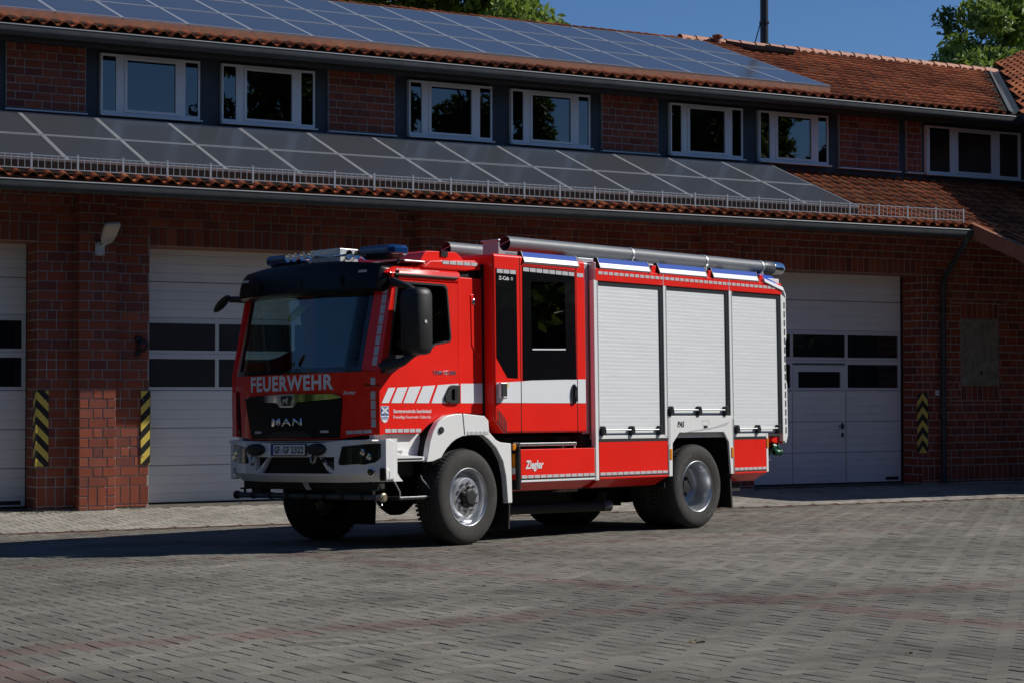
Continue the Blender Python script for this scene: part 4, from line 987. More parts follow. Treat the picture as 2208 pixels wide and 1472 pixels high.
side('bumper_end', 'white', [(-1.19, .70), (-1.06, .71), (-1.06, 1.09), (-1.12, 1.12), (-1.19, 1.12)], 1.10, 1.205, (), bu, bevel=.015); side('bumper_end', 'white', [(-1.19, .70), (-1.06, .71), (-1.06, 1.09), (-1.12, 1.12), (-1.19, 1.12)], -1.205, -1.10, (), bu, bevel=.015)
bx('bumper_top', 'white', -1.30, -1.02, -1.1, 1.12, 1.09, 1.112, bu, bevel=.01)
pl = fp([(-.272, .952, 1.076), (.272, .952, 1.076)], SB, -.03, .012).build('number_plate', 'black_pl', FE)
fp([(-.225, .962, 1.066), (.262, .962, 1.066)], SB, -.033, .006).build('plate_face', 'stripe_white', pl); fp([(-.264, .962, 1.066), (-.224, .962, 1.066)], SB, -.033, .006).build('plate_band', 'plate_blue', pl)
PF = on_front(SB, -.034)
pm('ink', (.008, .009, .014), .5)
txt('GF', 'plate_text', 'ink', -.205, -.115, .978, 1.050, PF, pl, bold=.012); txt('GF', 'plate_text', 'ink', -.058, .032, .978, 1.050, PF, pl, bold=.012); txt('2322', 'plate_text', 'ink', .060, .246, .978, 1.050, PF, pl, bold=.012)
quads('plate_seal', 'reflect', [ell(-.087, 1.0, .019, .019, 0)], PF, pl, .005)
# spray bar under the bumper
sbar = empty('spray_bar', (0, 0, 0), FE); T().tube([(-1.16, -1.10, .532), (-1.16, 1.06, .532)], .030, 12).build('pipe', 'pipe_dark', sbar, smooth=60)
for b in np.linspace(-.85, .85, 7): T().tube([(-1.16, b-.02, .532), (-1.16, b+.02, .532)], .038, 10).build('nozzle_collar', 'chassis', sbar, smooth=50)
for s, m in ((1, 'brass'), (-1, 'chassis')):
    T().lathe([(.034, 0), (.034, .05), (.045, .055), (.045, .085), (.03, .09), (.03, .1), (0, .1)], (-1.16, s*1.06, .532), (0, s, 0), 12).build('coupling', m, sbar, smooth=40)
    T().tube([(-1.16, s*1.0, .55), (-1.16, s*1.0, .60)], .014, 8).build('valve_stem', m, sbar); bx('valve_handle', 'green' if s > 0 else 'chassis', -1.185, -1.135, s*1.0-.05, s*1.0+.05, .595, .612, sbar, bevel=.004)
    T().tube([(-1.16, s*1.10, .50), (-1.165, s*1.12, .455), (-1.16, s*1.08, .435), (-1.155, s*1.03, .47), (-1.16, s*1.02, .50)], .004, 5).build('chain', 'alu', sbar)
for b in (-.75, .55): bx('bracket', 'chassis', -1.18, -1.05, b-.12, b+.05, .53, .74, sbar, bevel=.01)
bx('lower_cross_member', 'chassis', -1.2, -1.0, -.98, 1.0, .60, .73, FE, bevel=.02)
T().prism([(-.02, .68), (.06, .68), (.12, .60), (.04, .60)], 'x', -1.215, -1.205).build('number_tag', 'reflect', FE)
# ---- front mudguard, step and ledge
fg = empty('front_fender', (0, 0, 0), FE)
arch = [(-.51, .885)]+[(.0-.52*math.cos(t)*1.0+.02, .60+.545*math.sin(t)) for t in np.linspace(.62, 1.35, 7)]+[(.10, 1.147), (.235, 1.135), (.30, 1.10), (.43, 1.0), (.53, .86), (.575, .70), (.60, .44), (.60, .415)]
outer = [(-.62, .878), (-.60, .96), (-.57, 1.08), (-.52, 1.19), (-.44, 1.29), (-.33, 1.345), (-.18, 1.368), (-.05, 1.368), (.25, 1.345), (.315, 1.295), (.325, 1.175), (.43, 1.09), (.50, 1.065), (.665, 1.05), (.675, .415)]
for s in (1, -1):
    side('fender', 'white', outer+list(reversed(arch)), min(s*1.14, s*1.215), max(s*1.14, s*1.215), (), fg, bevel=.018, bseg=3)
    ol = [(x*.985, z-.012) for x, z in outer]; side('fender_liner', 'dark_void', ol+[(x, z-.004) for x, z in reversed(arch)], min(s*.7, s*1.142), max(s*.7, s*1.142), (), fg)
side('fender_joint', 'seal', [(-.06, 1.15), (-.052, 1.15), (-.078, 1.372), (-.086, 1.372)], 1.2, 1.2185, (), fg)
dashes('reflective_tape', (-.02, 1.165), (.31, 1.165), 5, .035, on_side(1.216), .1, fg)
for s in (1, -1):
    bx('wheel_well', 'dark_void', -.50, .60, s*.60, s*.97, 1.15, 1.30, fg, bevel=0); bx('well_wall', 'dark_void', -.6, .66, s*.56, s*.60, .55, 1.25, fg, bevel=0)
    side('ledge', 'white', [(-1.10, .885), (-.60, .885), (-.60, .93), (-.95, .955), (-1.06, 1.0), (-1.10, 1.0)], s*.95, s*1.19, (), fg, bevel=.012)
    side('ledge_panel', 'white', [(-1.2, .93), (-.55, .93), (-.55, 1.165), (-1.2, 1.165)], s*.98, s*1.05, (), fg)
    side('mud_flap', 'chassis', [(.62, .14), (.64, .14), (.66, .50), (.64, .50)], s*.86, s*1.20, (), fg)
bx('ledge_strip', 'black_pl', -1.02, -.66, 1.185, 1.197, .905, .92, fg, bevel=.003); T().tube([(-.41, 1.20, 1.20), (-.41, 1.235, 1.20)], .030, 14).build('filler_cap', 'black_pl', fg, smooth=40); T().tube([(-.41, 1.20, 1.20), (-.41, 1.222, 1.20)], .038, 16).build('cap_ring', 'chrome', fg, smooth=40)
T().prism([(-.87, 1.0), (-.80, 1.0), (-.78, .94), (-.90, .94)], 'y', 1.03, 1.12).build('wedge', 'white', fg, bevel=.005)
T().lathe([(.05, 0), (.055, .02), (.03, .05), (0, .052)], (-1.0, 1.05, 1.06), (0, 1, 0), 14).build('buffer', 'black_pl', fg, smooth=50)
stp = empty('cab_step', (0, 0, 0), FE)
bx('step_back', 'chassis', -.98, -.58, .80, .98, .73, .88, stp, bevel=.01); bx('step_tread', 'black_pl', -.93, -.46, .90, 1.13, .495, .53, stp, bevel=.006); bx('step_edge', 'alu', -.93, -.46, 1.13, 1.138, .516, .53, stp, bevel=.002)
for a0, a1 in ((-.98, -.925), (-.575, -.465)): T().tube([(a0, 1.08, .74), (a0+.01, 1.09, .70), (a1, 1.13, .58), (a1, 1.132, .515)], .008, 6).build('step_strut', 'alu', stp, smooth=50)
# ---- mirrors
for s, off in ((1, 0), (-1, -.05)):
    mr = empty('mirror', (0, 0, 0), FE); bb = lambda v: s*v+off
    if s > 0:
        R_ = []
        for c, k in ((1.955, .55), (1.975, .86), (2.02, 1), (2.55, 1), (2.60, .9), (2.625, .6)):
            R_.append([(-.91+x*k, 1.385+y*k, c) for x, y in [(-.115, -.12), (-.125, -.04), (-.115, .07), (-.07, .115), (.06, .122), (.115, .10), (.12, -.12)]])
        T().loft(R_).build('housing', 'black_pl', mr, smooth=50)
        bx('glass', 'chrome', -.795, -.788, 1.29, 1.48, 2.02, 2.56, mr, bevel=0)
        T().tube([(-.96, 1.10, 2.70), (-1.02, 1.17, 2.69), (-.97, 1.30, 2.645), (-.91, 1.36, 2.60)], [.05, .045, .035, .03], 10).build('upper_arm', 'black_pl', mr, smooth=60)
        T().tube([(-1.13, 1.08, 1.84), (-1.09, 1.17, 1.845), (-1.02, 1.29, 1.89), (-.93, 1.37, 1.98)], [.065, .06, .045, .035], 10).build('lower_arm', 'black_pl', mr, smooth=60)
        side('arm_base', 'black_pl', [(-1.17, 1.775), (-1.03, 1.775), (-.93, 1.83), (-.95, 1.875), (-1.14, 1.88)], 1.09, 1.16, (), mr, bevel=.02); T().lathe([(.02, 0), (.018, .006), (0, .008)], (-.91, 1.505, 2.28), (0, 1, 0), 10).build('lamp_dot', 'reflect', mr)
    else:
        T().tube([(-1.02, -1.13, 2.63), (-1.10, -1.2, 2.64), (-1.14, -1.26, 2.64)], .035, 8).build('arm', 'black_pl', mr, smooth=60)
        c0 = Vector((-1.16, -1.37, 2.60)); dx = Vector((.1, -.86, -.45)).normalized(); dn = Vector((.55, -.25, .72)); dn = (dn-dx*dn.dot(dx)).normalized(); dw = dx.cross(dn)
        T().loft([[c0+dx*.165*k*math.cos(t)+dw*.045*k*math.sin(t)+dn*h for t in [2*math.pi*i/20 for i in range(20)]] for h, k in ((-.02, .9), (-.015, 1), (.01, 1), (.035, .8), (.045, .4))]).build('housing', 'black_pl', mr, smooth=50)
# ---- roof equipment
for b0, b1 in ((-.86, -.26), (.60, 1.12)):
    bl = empty('blue_light', (0, 0, 0), FE); bm_, w = (b0+b1)/2, (b1-b0)/2; a0 = -.86
    oc = [(-.15, -w*.8), (-.09, -w), (.09, -w), (.15, -w*.8), (.15, w*.8), (.09, w), (-.09, w), (-.15, w*.8)]
    T().loft([[(a0+x*k, bm_+y*k, c) for x, y in oc] for c, k in ((2.985, .9), (3.0, 1), (3.055, 1), (3.085, .9))]).build('lens', 'blue_lens', bl, bevel=.006)
    T().loft([[(a0+x*k, bm_+y*k, c) for x, y in oc] for c, k in ((2.955, .75), (2.984, .86))]).build('base', 'black_pl', bl)
    for i in range(3): bx('reflector', 'chrome', a0-.05, a0+.05, bm_-w*.6+i*w*.5, bm_-w*.6+i*w*.5+.05, 3.005, 3.045, bl, bevel=.004)
bx('roof_plate', 'alu', -.75, -.45, .5, 1.05, 2.925, 2.945, FE, bevel=.008); bx('roof_plate', 'alu', -1.0, -.5, -1.0, -.3, 2.92, 2.94, FE, bevel=.008)
hn = empty('horn_set', (0, 0, 0), FE); bx('compressor_box', 'alu', -.98, -.72, -.12, .33, 2.95, 3.10, hn, bevel=.008)
for i, b in enumerate((-.27, -.17, -.04, .08)):
    T().lathe([(.012, .28), (.014, .12), (.024, .04), (.046, .0), (.049, -.006), (.044, .0), (.02, .05), (.0, .06)], (-1.16-.0*i, b, 3.025), (1, 0, 0), 18).build('trumpet', 'chrome', hn, smooth=50)
for i in range(3): T().lathe([(.012, .22), (.014, .1), (.022, .04), (.044, .0), (.047, -.006), (.04, .002), (0, .03)], (-.98+.11*i, .47, 3.02), (0, -1, 0), 18).build('side_trumpet', 'chrome', hn, smooth=50)
quads('box_emblem', 'ink', [ell(-.86, 3.025, .05, .05, 0, 20)], on_side(.331), hn, .002); quads('box_emblem_ring', 'alu', [ell(-.86, 3.025, .038, .038, 0, 4)], on_side(.331), hn, .004); quads('box_emblem_core', 'ink', [ell(-.86, 3.025, .02, .024, 0, 4)], on_side(.331), hn, .006)
for a, b, h in ((-.8, .02, .36), (-.7, .06, .40), (-.8, 1.0, .36)):
    an = empty('antenna', (0, 0, 0), FE); T().tube([(a, b, 2.9), (a+.02, b, 2.96)], .012, 8).build('foot', 'black_pl', an); T().tube([(a+.02, b, 2.96), (a+.05, b, 2.96+h)], .0022, 5).build('rod', 'black_pl', an)
# ---- crew cab front roof fairing and centre panel
side('roof_fairing', 'red', [(-.62, 2.87), (-.40, 2.96), (-.34, 3.045), (-.30, 3.07), (.12, 3.08), (.18, 3.06), (.34, 2.935), (.34, 2.86), (.1, 2.86), (-.45, 2.86)], -.98, .93, (), FE, bevel=.02)
side('fairing_skirt', 'red', [(-.55, 2.865), (-.42, 2.955), (.26, 2.99), (.345, 2.935), (.345, 2.89), (.1, 2.865)], .93, 1.10, (), FE, bevel=.02)
side('fairing_notch', 'dark_void', [(-.10, 3.02), (.0, 3.02), (.0, 3.083), (-.10, 3.083)], .80, .945, (), FE)
dashes('reflective_tape', (-.25, 2.94), (.29, 2.945), 5, .036, on_side(1.101), .12)
mp_ = bx('centre_panel', 'red', .015, .375, .6, 1.085, 1.365, 2.80, FE, bevel=.012)
side('panel_inset', 'red', [(.19, 2.62), (.355, 2.66), (.355, 1.95), (.24, 2.02), (.20, 2.10)], 1.083, 1.094, (), mp_, bevel=.012)
T().lathe([(.030, 0), (.030, .008), (.022, .012), (0, .010)], (.235, 1.092, 2.545), (0, 1, 0), 18).build('key_rosette', 'chrome', mp_, smooth=40)
quads('white_stripe', 'stripe_white', [[(.02, 1.480), (.37, 1.480), (.37, 1.690), (.02, 1.684)]], on_side(1.085), mp_)
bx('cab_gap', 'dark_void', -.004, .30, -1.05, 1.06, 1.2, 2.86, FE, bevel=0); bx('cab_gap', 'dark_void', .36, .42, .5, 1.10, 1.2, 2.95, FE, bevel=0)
# ---- crew cab (Z-Cab)
ZB = 1.24; zc = empty('crew_cab', (0, 0, 0), FE)
zp = [(.385, 1.30), (.545, 1.158), (1.905, 1.158), (1.905, 3.065), (.385, 3.065)]
side('body', 'red', zp, -ZB, ZB, (), zc, bevel=.03, bseg=3)
W1 = [(.42, 2.905), (.748, 2.900), (.752, 1.744), (.590, 1.750), (.42, 1.96)]
side('fixed_window', 'black_gl', W1, ZB-.01, ZB+.004, (), zc); side('door_glass', 'black_gl', [(.846, 2.950), (1.716, 2.935), (1.724, 1.746), (.833, 1.722)], ZB-.01, ZB+.004, (), zc)
side('fixed_window', 'black_gl', W1, -ZB-.004, -ZB+.01, (), zc)
side('sliding_pane', 'glass_house', [(.985, 2.79), (1.535, 2.805), (1.543, 2.075), (.985, 2.06)], ZB+.004, ZB+.009, (), zc); side('pane_rail', 'stripe_white', [(.985, 2.052), (1.535, 2.064), (1.535, 2.078), (.985, 2.066)], ZB+.006, ZB+.012, (), zc)
for a in (.800, 1.735): side('door_gap', 'dark_void', [(a, 1.162), (a+.008, 1.162), (a+.008, 3.04), (a, 3.04)], ZB-.01, ZB+.0025, (), zc)
side('door_seam', 'dark_void', [(.80, 2.962), (1.74, 2.945), (1.74, 2.951), (.80, 2.968)], ZB-.01, ZB+.0025, (), zc)
quads('white_stripe', 'stripe_white', [[(.415, 1.482), (.797, 1.482), (.797, 1.712), (.415, 1.695)]], on_side(ZB), zc); quads('white_stripe', 'stripe_white', [[(.811, 1.482), (1.732, 1.482), (1.732, 1.742), (1.1, 1.735), (.811, 1.712)]], on_side(ZB), zc); quads('white_stripe', 'stripe_white', [[(1.746, 1.482), (1.88, 1.482), (1.88, 1.748), (1.746, 1.746)]], on_side(ZB), zc)
h = T().loft([[(1.672+x*k, ZB+d, 1.582+z*k) for x, z in ell(0, 0, .045, .112, 0, 22)] for d, k in ((-.005, 1.0), (.02, 1.0), (.032, .86), (.034, .7))]).build('door_handle', 'black_gl', zc, smooth=40)
T().prism(ell(1.672, 1.585, .016, .06, 0, 14), 'y', ZB+.03, ZB+.037).build('handle_slot', 'dark_void', h); T().prism(ell(1.672, 1.508, .012, .012, 0, 10), 'y', ZB+.03, ZB+.039).build('lock', 'chrome', h)
dashes('reflective_tape', (.43, 2.878), (.742, 2.876), 3, .042, on_side(ZB+.003), .12, zc); dashes('reflective_tape', (.85, 2.918), (1.71, 2.905), 8, .042, on_side(ZB+.003), .12, zc); dashes('reflective_tape', (1.75, 2.902), (1.87, 2.90), 1, .042, on_side(ZB), .1, zc)
txt('Z-Cab', 'lettering', 'stripe_white', .462, .625, 2.785, 2.825, on_side(ZB+.003), zc, bold=.02); quads('emblem', 'reflect', [ell(.672, 2.803, .02, .02, 0, 4), ell(.672, 2.803, .02, .02, .785, 4)], on_side(ZB+.003), zc)
bx('warning_box', 'alu', .43, .53, ZB, ZB+.055, 1.525, 1.695, zc, bevel=.01); bx('box_face', 'hub', .442, .518, ZB+.055, ZB+.060, 1.54, 1.685, zc, bevel=.004); bx('box_lip', 'alu', .45, .51, ZB+.055, ZB+.07, 1.535, 1.545, zc, bevel=.003)
bx('sticker', 'yellow', .545, .600, ZB, ZB+.0035, 1.645, 1.692, zc, bevel=0)
for i in range(6):
    a = .425+i*.026; top = 1.415-.012*i-.004*i*i*.6; bot = max(1.30-(a-.385)*.89+.01, 1.172)
    side('vent_slot', 'dark_void' if i % 1 else 'hub', [(a, bot), (a+.014, bot-.008), (a+.014, top-.01), (a, top)], ZB-.004, ZB+.002, (), zc)
def lightbar(a0, a1, par, z0=3.005, z1=3.10, b0=1.262, b1=1.165, mid=.48):
    # tilted cover strip, white below, blue above, with black end caps
    g = empty('roof_cover_strip', (0, 0, 0), par)
    zm, bm = z0+(z1-z0)*mid, b0+(b1-b0)*mid
    def strip(nm, mat, p, q, t=.02, da0=0, da1=0): T().loft([[(a, p[0], p[1]), (a, q[0], q[1]), (a, q[0]-t, q[1]-t), (a, p[0]-t, p[1]-t)] for a in (a0+da0, a1+da1)]).build(nm, mat, g)
    strip('white_strip', 'stripe_white', (b0, z0), (bm, zm)); strip('blue_strip', 'blue', (bm, zm), (b1, z1)); T().loft([[(a, b0+.006, z0-.008), (a, b1, z1+.008), (a, b1-.05, z1-.0), (a, b1-.06, z0-.01)] for a in (a0-.012, a0)]).build('end_cap', 'seal', g); T().loft([[(a, b0+.006, z0-.008), (a, b1, z1+.008), (a, b1-.05, z1-.0), (a, b1-.06, z0-.01)] for a in (a1, a1+.012)]).build('end_cap', 'seal', g)
lightbar(.865, 1.765, zc, 3.00, 3.108, 1.262, 1.215)
# gap behind the crew cab
bx('body_gap', 'dark_void', 1.90, 2.10, -1.15, 1.14, 1.0, 3.05, FE, bevel=0); bx('gap_trim', 'alu', 1.915, 2.045, 1.0, 1.165, 1.14, 3.06, FE, bevel=.02)
# ---- box body
bd = empty('box_body', (0, 0, 0), FE); SBD = 1.25
bx('shell', 'white', 2.06, 5.78, -1.24, 1.19, 1.08, 3.06, bd, bevel=.01)
def shutter(a0, a1, c0, c1):
    s = empty('roller_shutter', (0, 0, 0), FE); pitch = .0425; n = int((c1-c0)/pitch); h = (c1-c0)/n; P = []
    for i in range(n): P += [(1.2273, c0+i*h+.001), (1.2275, c0+i*h+h*.5), (1.2273, c0+(i+1)*h-.003), (1.2267, c0+(i+1)*h-.001)]
    P += [(1.19, c1), (1.19, c0)]
    T().prism(P, 'x', a0, a1).build('slat_curtain', 'shutter', s)
    T().box(a0-.018, a0+.010, 1.19, SBD-.004, c0-.01, c1+.01).build('guide_rail', 'alu', s, bevel=.004)
    T().box(a1-.004, a1+.050, 1.19, 1.240, c0-.01, c1+.006).build('rail_seal', 'seal', s); T().box(a0, a1, 1.19, SBD-.01, c1-.028, c1+.006).build('head_seal', 'seal', s)
    T().box(a0, a1, 1.19, 1.243, c0-.012, c0+.0).build('sill_seal', 'seal', s)
    T().tube([(a0+.07, 1.268, c0+.055), (a1-.07, 1.268, c0+.055)], .009, 8).build('lift_bar', 'alu', s, smooth=60)
    for a in (a0+.05, (a0+a1)/2, a1-.055): T().prism([(a-.028, c0+.0), (a+.028, c0+.0), (a+.034, c0+.05), (a+.012, c0+.10), (a-.02, c0+.10), (a-.03, c0+.05)], 'y', 1.225, 1.285).build('bar_bracket', 'seal', s, bevel=.006)
    return s
for q in ((2.105, 3.248, 1.125, 2.84), (3.362, 4.552, 1.352, 2.845), (4.672, 5.662, 1.125, 2.835)): shutter(*q)
for a0, a1, c0 in ((2.03, 2.085, .62), (3.300, 3.342, 1.10), (4.604, 4.652, 1.08), (5.714, 5.745, 1.02)): bx('corner_profile', 'white', a0, a1, 1.19, SBD+.002, c0, 2.86, bd, bevel=.006)
bx('top_band', 'red', 2.06, 5.74, 1.19, SBD+.004, 2.852, 2.995, bd, bevel=.01); 
for a in (3.30, 4.61): bx('band_joint', 'reflect', a-.004, a+.004, SBD, SBD+.007, 2.86, 2.99, bd, bevel=0)
side('roof_edge', 'red', [(2.06, 2.99), (5.40, 2.99), (5.40, 3.07), (2.06, 3.07)], 1.10, 1.215, (), bd, bevel=.01); bx('front_post', 'alu', 2.055, 2.075, 1.1, SBD, 1.1, 3.06, bd, bevel=.004)
dashes('reflective_tape', (2.10, 2.945), (5.70, 2.935), 38, .034, on_side(SBD+.004), .22, bd)
for a0, a1 in ((2.14, 3.045), (3.235, 4.145), (4.29, 5.215)): lightbar(a0, a1, bd, 3.005, 3.115, 1.268, 1.222)
for a in (3.09, 4.19, 5.26): side('band_fin', 'red', [(a, 2.99), (a+.09, 2.99), (a+.11, 3.085), (a+.03, 3.085)], 1.16, 1.235, (), bd, bevel=.008)
T().loft([[(5.36, 1.262, 3.02), (5.36, 1.15, 3.115), (5.36, .9, 3.115), (5.36, .9, 3.0)], [(5.78, 1.24, 2.93), (5.78, 1.10, 3.10), (5.78, .9, 3.10), (5.78, .9, 2.9)], [(5.84, 1.2, 2.85), (5.86, 1.06, 3.02), (5.86, .9, 3.02), (5.84, .9, 2.85)]]).build('rear_corner_cap', 'blue', bd, bevel=.02)
T().loft([[(5.345, 1.275, 2.995), (5.345, 1.262, 3.045), (5.345, 1.2, 3.045), (5.345, 1.2, 2.995)], [(5.76, 1.272, 2.90), (5.76, 1.258, 2.955), (5.76, 1.2, 2.955), (5.76, 1.2, 2.90)], [(5.86, 1.24, 2.80), (5.87, 1.225, 2.87), (5.86, 1.15, 2.87), (5.85, 1.15, 2.80)]]).build('rear_corner_trim', 'stripe_white', bd, bevel=.008)
side('rear_edge', 'white', [(5.745, 1.03), (5.80, .985), (5.845, 1.10), (5.845, 1.75), (5.825, 1.80), (5.825, 2.25), (5.85, 2.32), (5.85, 2.83), (5.80, 2.86), (5.745, 2.86)], 1.0, SBD-.01, (), bd, bevel=.01)
dashes('reflective_tape', (5.80, 1.10), (5.805, 2.78), 15, .020, on_side(SBD-.009), .3, bd, 'slate')
bx('rear_panel', 'red', 5.78, 5.83, -1.2, 1.1, 1.02, 2.9, bd, bevel=.01); side('rear_underside', 'red', [(5.42, 1.085), (5.46, 1.075), (5.74, 1.075), (5.78, .985), (5.60, 1.0)], .2, 1.2, (), bd)
bx('roof_deck', 'alu', 2.1, 5.7, -1.15, 1.1, 3.055, 3.075, bd, bevel=0)
for b in (.62,): bx('roof_rail', 'alu', 2.0, 5.7, b-.02, b+.02, 3.10, 3.12, bd, bevel=0)
# skirts
def skirt(nm, a0, a1, c1=1.078, n=11, txtz=False):
    s = empty(nm, (0, 0, 0), FE)
    T().box(a0, a1, .75, SBD, .655, c1).build('panel', 'red', s, bevel=.006)
    if c1 > 1.0: T().box(a0, a1, 1.15, SBD-.002, c1+.003, c1+.042).build('top_trim', 'white', s, bevel=.004); T().box(a0, a1, 1.15, SBD+.001, c1-.03, c1+.001).build('dark_line', 'hub', s)
    T().box(a0, a1, 1.15, SBD+.0015, .655, .672).build('dark_strip', 'hub', s); T().box(a0, a1, 1.15, SBD+.003, .632, .654).build('lower_trim', 'red' if a0 > 2 else 'stripe_white', s, bevel=.004)
    T().loft([[(a0, SBD-.006, .633), (a0, .9, .633), (a0, .95, .545), (a0, 1.10, .535)], [(a1, SBD-.006, .633), (a1, .9, .633), (a1-.06, .95, .545), (a1-.07, 1.10, .535)]]).build('lower_valance', 'red', s, bevel=.006)
    dashes('reflective_tape', (a0+.004, .690), (a1-.004, .690), n, .032, on_side(SBD), .14, s); return s
s1 = skirt('side_locker', 2.095, 3.345, n=12); s3 = skirt('side_locker', 4.665, 5.345, n=7); s0 = skirt('front_locker', .775, 2.015, .985, 12)
txt('Ziegler', 'lettering', 'stripe_white', .845, 1.14, .745, .865, on_side(SBD), s0, bold=.03, shear=.18)
T().box(5.350, 5.395, 1.0, SBD-.002, .64, 1.12).build('end_profile', 'white', s3, bevel=.005); T().box(5.395, 5.42, 1.0, SBD-.02, .66, 1.10).build('end_panel', 'red', s3, bevel=.005)
T().box(.745, .772, 1.0, SBD+.002, .55, 1.02).build('front_face', 'seal', s0, bevel=.004); T().box(.735, .746, 1.09, 1.2, .80, .94).build('front_reflector', 'orange', s0); T().box(.737, .746, 1.09, 1.2, .66, .72).build('front_warning', 'red', s0); T().box(.7365, .746, 1.09, 1.2, .72, .79).build('front_warning', 'stripe_white', s0)
T().box(2.016, 2.03, .8, SBD-.004, .62, 1.0).build('end_trim', 'alu', s0)
T().box(1.6, 1.95, .98, 1.05, .50, .54).build('mud_crust', 'dirty', s0)
fs_ = empty('folding_step', (0, 0, 0), FE); bx('plate', 'alu', .80, 1.745, 1.0, 1.215, 1.018, 1.052, fs_, bevel=.004)
k_ = T()
for i in range(34): a = .81+i*.0275; k_.box(a, a+.012, 1.2155, 1.219, 1.026, 1.044); k_.box(a, a+.010, 1.0, 1.21, 1.052, 1.058)
tag(k_.build('grip_teeth', 'hub', fs_, recalc=False), kind='stuff')
bx('hinge_block', 'seal', .70, .80, 1.05, 1.21, .96, 1.06, fs_, bevel=.01); bx('side_marker', 'orange', .685, .735, 1.205, 1.225, .975, 1.045, fs_, bevel=.008)
for a in (.77, 1.55, 1.60): T().tube([(a, 1.1, 1.05), (a, 1.1, 1.11)], .012, 8).build('stud', 'hub', fs_)
T().lathe([(.016, 0), (.014, .012), (0, .014)], (1.73, 1.19, 1.0), (0, 1, 0), 10).build('bolt', 'alu', fs_)
# rear wheel arch panel
ra = empty('rear_arch', (0, 0, 0), FE)
side('arch_panel', 'white', [(3.352, .632), (3.352, 1.340), (4.655, 1.340), (4.655, .632), (4.590, .632), (4.556, 1.02), (4.455, 1.142), (3.575, 1.142), (3.440, 1.016), (3.430, .632)], 1.225, SBD+.003, (), ra, bevel=.006)
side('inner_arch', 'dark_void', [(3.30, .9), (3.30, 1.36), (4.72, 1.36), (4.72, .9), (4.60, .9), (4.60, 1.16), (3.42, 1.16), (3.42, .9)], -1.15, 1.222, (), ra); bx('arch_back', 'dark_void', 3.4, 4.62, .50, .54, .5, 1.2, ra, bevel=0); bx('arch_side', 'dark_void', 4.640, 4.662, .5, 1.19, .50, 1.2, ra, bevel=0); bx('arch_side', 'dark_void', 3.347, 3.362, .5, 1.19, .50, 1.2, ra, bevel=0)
txt('PAS', 'lettering', 'ink', 3.535, 3.665, 1.205, 1.275, on_side(SBD+.003), ra, bold=.02, shear=.2)
side('wing_groove', 'reflect', [(3.62, 1.142), (4.05, 1.19), (4.25, 1.205), (4.58, 1.275), (4.52, 1.225), (4.2, 1.18), (3.7, 1.142)], SBD, SBD+.0055, (), ra); side('wing_groove', 'reflect', [(3.358, 1.0), (3.395, .985), (3.40, 1.30), (3.358, 1.325)], SBD, SBD+.0055, (), ra)
side('fuel_flap', 'reflect', [(4.02, 1.225), (4.16, 1.225), (4.16, 1.285), (4.02, 1.285)], SBD, SBD+.0045, [[(4.026, 1.225), (4.154, 1.225), (4.154, 1.279), (4.026, 1.279)]], ra); side('flap_latch', 'hub', [(4.05, 1.188), (4.12, 1.195), (4.12, 1.222), (4.05, 1.222)], SBD, SBD+.008, (), ra)
for a in (3.375, 4.60): bx('side_marker', 'orange', a, a+.045, SBD, SBD+.012, .83, .955, ra, bevel=.005)
bx('side_marker', 'orange', 5.352, 5.390, SBD-.004, SBD+.008, .94, 1.06, s3, bevel=.005)
side('profile', 'alu', [(3.352, .632), (3.372, .632), (3.372, 1.0), (3.352, 1.0)], SBD, SBD+.006, (), ra); side('profile', 'alu', [(4.640, .632), (4.655, .632), (4.655, 1.3), (4.640, 1.3)], SBD, SBD+.006, (), ra)
for s in (1, -1): side('mud_flap', 'chassis', [(4.66, .22), (4.69, .22), (4.66, .66), (4.63, .66)], s*.55, s*1.2, (), ra)
# rear couplings
rc = empty('rear_coupling', (0, 0, 0), FE)
for b, c, r in ((1.02, .935, .06), (.9, .88, .055), (1.08, .87, .045)):
    T().lathe([(r*.7, 0), (r, .02), (r, .05), (r*.8, .06), (r*.8, .09), (r, .095), (r*.9, .12), (0, .12)], (5.58, b+.12, c+.01), (1, .2, 0), 18).build('coupling', 'green', rc, smooth=40)
T().tube([(5.6, 1.05, .86), (5.62, 1.08, .80), (5.66, 1.09, .775)], .008, 6).build('chain', 'alu', rc); bx('tail_pipe_box', 'chassis', 4.75, 5.0, .9, 1.1, .40, .50, FE, bevel=.02)
